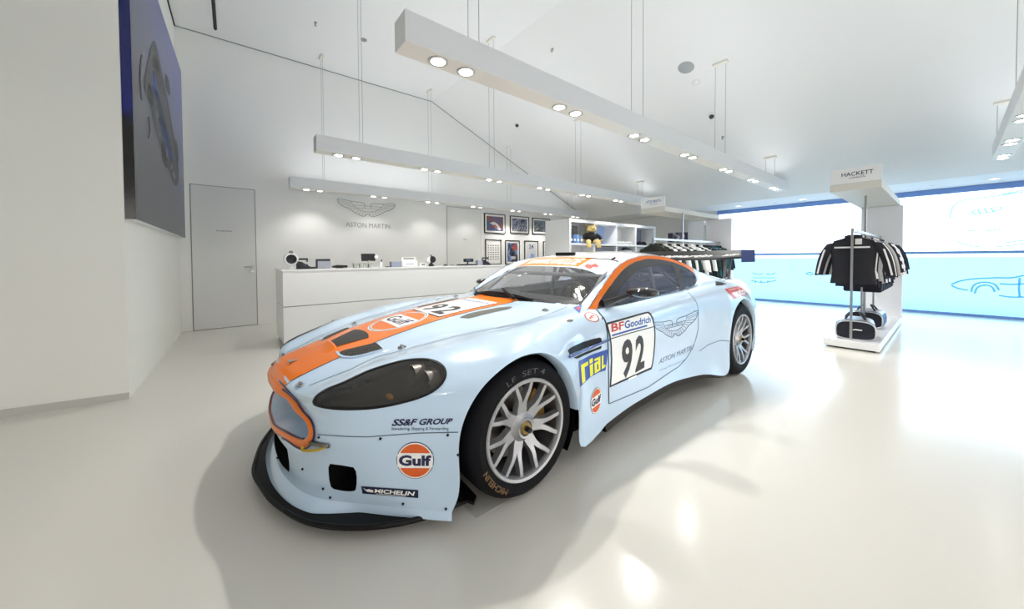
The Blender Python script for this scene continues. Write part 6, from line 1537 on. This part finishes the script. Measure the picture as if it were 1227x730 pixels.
L1 = [('a', lambda: garment('jacket', char, whc, .66, None, G1, panel=1), 4.97, 'black jacket with a white chest stripe, frontmost on the right hand rail'),
      ('b', lambda: garment('jacket', whc, None, .60, whc, G1), 5.12, 'white jacket directly behind the frontmost black jacket on the right hand rail'),
      ('c', lambda: garment('jacket', midn, whc, .70, None, G1), 5.27, 'midnight blue jacket behind the white one near the front of the right hand rail'),
      ('d', lambda: garment('sweater', greyc, None, .66, None, G1), 5.50, 'light grey sweater in the front half of the right hand rail'),
      ('d', None, 5.72, 'second light grey sweater, just behind the first on the right hand rail'),
      ('e', lambda: garment('sweater', navy, whc, .70, None, G1), 5.95, 'navy sweater with white sleeve stripes in the middle of the right hand rail'),
      ('f', lambda: garment('shirt', rugby, None, .70, rugby, G1), 6.20, 'navy and white striped shirt in the middle of the right hand rail'),
      ('b', None, 6.42, 'white jacket behind the striped shirt on the right hand rail'),
      ('f', None, 6.62, 'second striped shirt, behind the white jacket on the right hand rail'),
      ('e', None, 6.84, 'navy sweater with white sleeve stripes near the back of the right hand rail'),
      ('c', None, 7.06, 'midnight blue jacket second from the back of the right hand rail'),
      ('g', lambda: garment('jacket', navy, None, .74, None, G1), 7.28, 'long plain navy jacket hanging last on the right hand rail')]
for i, (k, f, y, lb) in enumerate(L1): place(k, f, 1.44, y, rail_z, lb, .16*math.sin(i*2.1)+.05).scale = (1, 1, 1+.06*math.sin(i*3.3))
G2 = 'clothes on the rail behind the car'
L2 = [('h', lambda: garment('jacket', olive, None, .74, None, G2), 'dark olive jacket'), ('i', lambda: garment('shirt', whc, None, .70, None, G2), 'white shirt'), ('j', lambda: garment('jacket', grn, None, .74, None, G2), 'dark green jacket'), ('k', lambda: garment('jacket', midn, None, .76, None, G2), 'near black jacket'), ('l', lambda: garment('shirt', teal, None, .72, None, G2), 'teal shirt')]
seq = [0, 0, 1, 0, 1, 2, 1, 2, 1, 1, 2, 1, 2, 3, 0, 4, 2, 3]
ordn = ['frontmost', 'second', 'third', 'fourth', 'fifth', 'sixth', 'seventh', 'eighth', 'ninth', 'tenth', 'eleventh', 'twelfth', 'thirteenth', 'fourteenth', 'fifteenth', 'sixteenth', 'seventeenth', 'last']
RX2 = -1.03
for i, q in enumerate(seq):
    k, f, nm = L2[q]; place(k, f, RX2, 4.66+i*.158, rail_z-.02, nm+', '+ordn[i]+' from the front on the rail behind the car', .14*math.sin(i*1.7)).scale = (1, 1, 1+.04*math.sin(i*2.9))
# ---- display stands
def stand(x0, x1, xr, y0, y1, label, txt, sub, m_txt, yb, canopy_x=None):
    cx0, cx1 = canopy_x or (x0-.02, x1-.04)
    t = empty('clothing_stand', ((x0+x1)/2, (y0+y1)/2, 0), label, 'display stand')
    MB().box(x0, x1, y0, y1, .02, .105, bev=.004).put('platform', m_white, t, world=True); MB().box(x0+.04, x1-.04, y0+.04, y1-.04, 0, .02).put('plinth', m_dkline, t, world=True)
    MB().box(x0, x1, y1-.16, y1-.02, .105, 1.98).put('back_panel', mat('stand_grey', srgb(232, 233, 238), .4), t, world=True)
    MB().box(cx0, cx1, 5.18, y1-.02, 1.985, 2.075, bev=.004).put('canopy', mat('canopy_cream', srgb(214, 210, 200), .5), t, world=True)
    sb = MB().box(cx0+.01, cx1, 5.17, 5.20, 2.075, 2.265, bev=.003).put('sign_board', m_white, t, world=True)
    cw = cx1-cx0
    V, Fc = text_mesh(txt[0], bold=.01); V = fit(V, cx0+cw*.24, 2.165, cx1-cw*.15, 2.215); put('sign_lettering', me_from([(x, 5.168, z) for x, z in V], Fc), m_txt, sb, world=True)
    V, Fc = text_mesh(sub); V = fit(V, cx0+cw*.40, 2.13, cx1-cw*.30, 2.152); put('sign_subtitle', me_from([(x, 5.168, z) for x, z in V], Fc), m_txt, sb, world=True)
    for y, top in ((y0+.13, 1.475), ((y0+y1)/2-.35, 1.985)):
        MB().box(xr-.012, xr+.012, y-.012, y+.012, .105, top).put('pole', m_steel, t, world=True)
    MB().box(xr-.014, xr+.014, y0+.12, y1-.16, 1.435, 1.470).put('rail', m_steel, t, world=True)
    return t
stand(1.20, 1.70, 1.44, 4.76, 7.84, 'white clothing stand with lettered sign and steel rail in front of the window', ['HACKETT'], 'LONDON', mat('sign_navy', srgb(40, 45, 70), .5), 7.8)
stand(-1.32, -.80, RX2, 4.52, 7.62, 'white clothing stand whose sign hangs behind the end of the racing car', ['ASTON MARTIN'], 'RACING', mat('sign_blue', srgb(95, 130, 170), .5), 7.6, (-1.58, -1.10))
# long rail of trousers under the jackets on the right stand
t = thing('trouser_bar', 1.44, 6.3, 0, 'low bar with folded dark trousers under the jackets of the right hand stand', 'clothing')
MB().box(-.012, .012, -1.1, 1.1, .86, .885).put('bar', m_steel, t)
for i in range(6): MB().box(-.19, .19, -.60+i*.27, -.41+i*.27, .64, .885, bev=.02).put('trousers', midn, t)
for y in (-.6, .6): MB().box(-.01, .01, y-.01, y+.01, .105, .86).put('post', m_steel, t)
# ---- bags
bn = mat('navy_bag', srgb(18, 20, 34), .55); bs = mat('silver_bag', srgb(190, 192, 198), .3, metal=.5); bb_ = mat('blue_bag_side', srgb(40, 70, 120), .5)
def bag(x, y, label, rz):
    t = thing('duffel_bag', x, y, .106, label, 'bag', 'navy and silver duffel bags on the stand', rz)
    def prof(w_, h): return [(w_*math.copysign(abs(math.cos(a))**.62, math.cos(a)), h/2+h/2*math.copysign(abs(math.sin(a))**(.75 if math.sin(a) > 0 else .35), math.sin(a))) for a in np.linspace(0, 2*PI, 32, endpoint=False)]
    rows = [[(a*k, y_, b_*k2) for a, b_ in prof(.185, .235)] for y_, k, k2 in ((-.23, .9, .93), (-.215, .99, .99), (0, 1.0, 1.02), (.215, .99, .99), (.23, .9, .93))]
    n = 32; V = [p for r in rows for p in r]; mb = MB(); mb.add(V, [(i*n+j, i*n+(j+1) % n, (i+1)*n+(j+1) % n, (i+1)*n+j) for i in range(4) for j in range(n)]); bo = mb.put('bag_body', bb_, t, smooth=True)
    for y_, sg in ((-.232, 1), (.232, -1)):
        mb = MB(); mb.add([(a*.93, y_, b_*.93+.006) for a, b_ in prof(.185, .235)], [tuple(range(n))]); mb.add([(a*.93, y_+sg*.01, b_*.93+.006) for a, b_ in prof(.185, .235)], [tuple(range(n))]); mb.put('end_panel', bn, t)
        mb = MB(); mb.tube([(a*.96, y_, b_*.96+.004) for a, b_ in prof(.185, .235)], .008, 6, closed=True); mb.put('piping', bs, t, smooth=True)
    P = [r for r in prof(.187, .238)]; 
    mb = MB(); rows2 = [[(a*1.01, y_, b_*1.01) for a, b_ in P[3:14]] for y_ in (-.20, 0, .20)]; V = [p for r in rows2 for p in r]; m_ = 11; mb.add(V, [(i*m_+j, i*m_+j+1, (i+1)*m_+j+1, (i+1)*m_+j) for i in range(2) for j in range(m_-1)]); mb.put('silver_top', bs, t, smooth=True)
    for s in (-1, 1): mb = MB(); mb.tube(spline([(s*.10, -.12, .22), (s*.06, -.08, .29), (s*.04, 0, .31), (s*.06, .08, .29), (s*.10, .12, .22)], 4), .011, 8); mb.put('handle', bn, t, smooth=True)
    mb = MB(); mb.tube([(-.02, -.236, .12), (.0, -.245, .128), (.06, -.242, .124)], .007, 6); mb.put('zip_pull', m_white, t, smooth=True)
    return t
bag(1.45, 5.12, 'navy duffel bag nearest the front edge of the right hand stand', .12)
bag(1.44, 6.25, 'navy duffel bag farther back on the right hand stand', .0)
t = thing('glass_plate', .86, -.14, 0, 'thin clear plate on the floor under the front tyre', 'plate'); 
MB().box(-.10, .05, -.13, .12, .0004, .0014).put('pane', mat('plate_grey', srgb(188, 186, 178), .3), t)
# ---- render look
SC.view_settings.view_transform = 'Standard'; SC.view_settings.look = 'None'; SC.view_settings.exposure = 0.50; SC.view_settings.gamma = 1; SC.view_settings.use_curve_mapping = False
SC.cycles.max_bounces = 10; SC.cycles.diffuse_bounces = 5; SC.cycles.glossy_bounces = 4; SC.cycles.transparent_max_bounces = 16; SC.cycles.sample_clamp_indirect = 6; SC.cycles.use_denoising = True
SC.cycles.caustics_reflective = False; SC.cycles.caustics_refractive = False
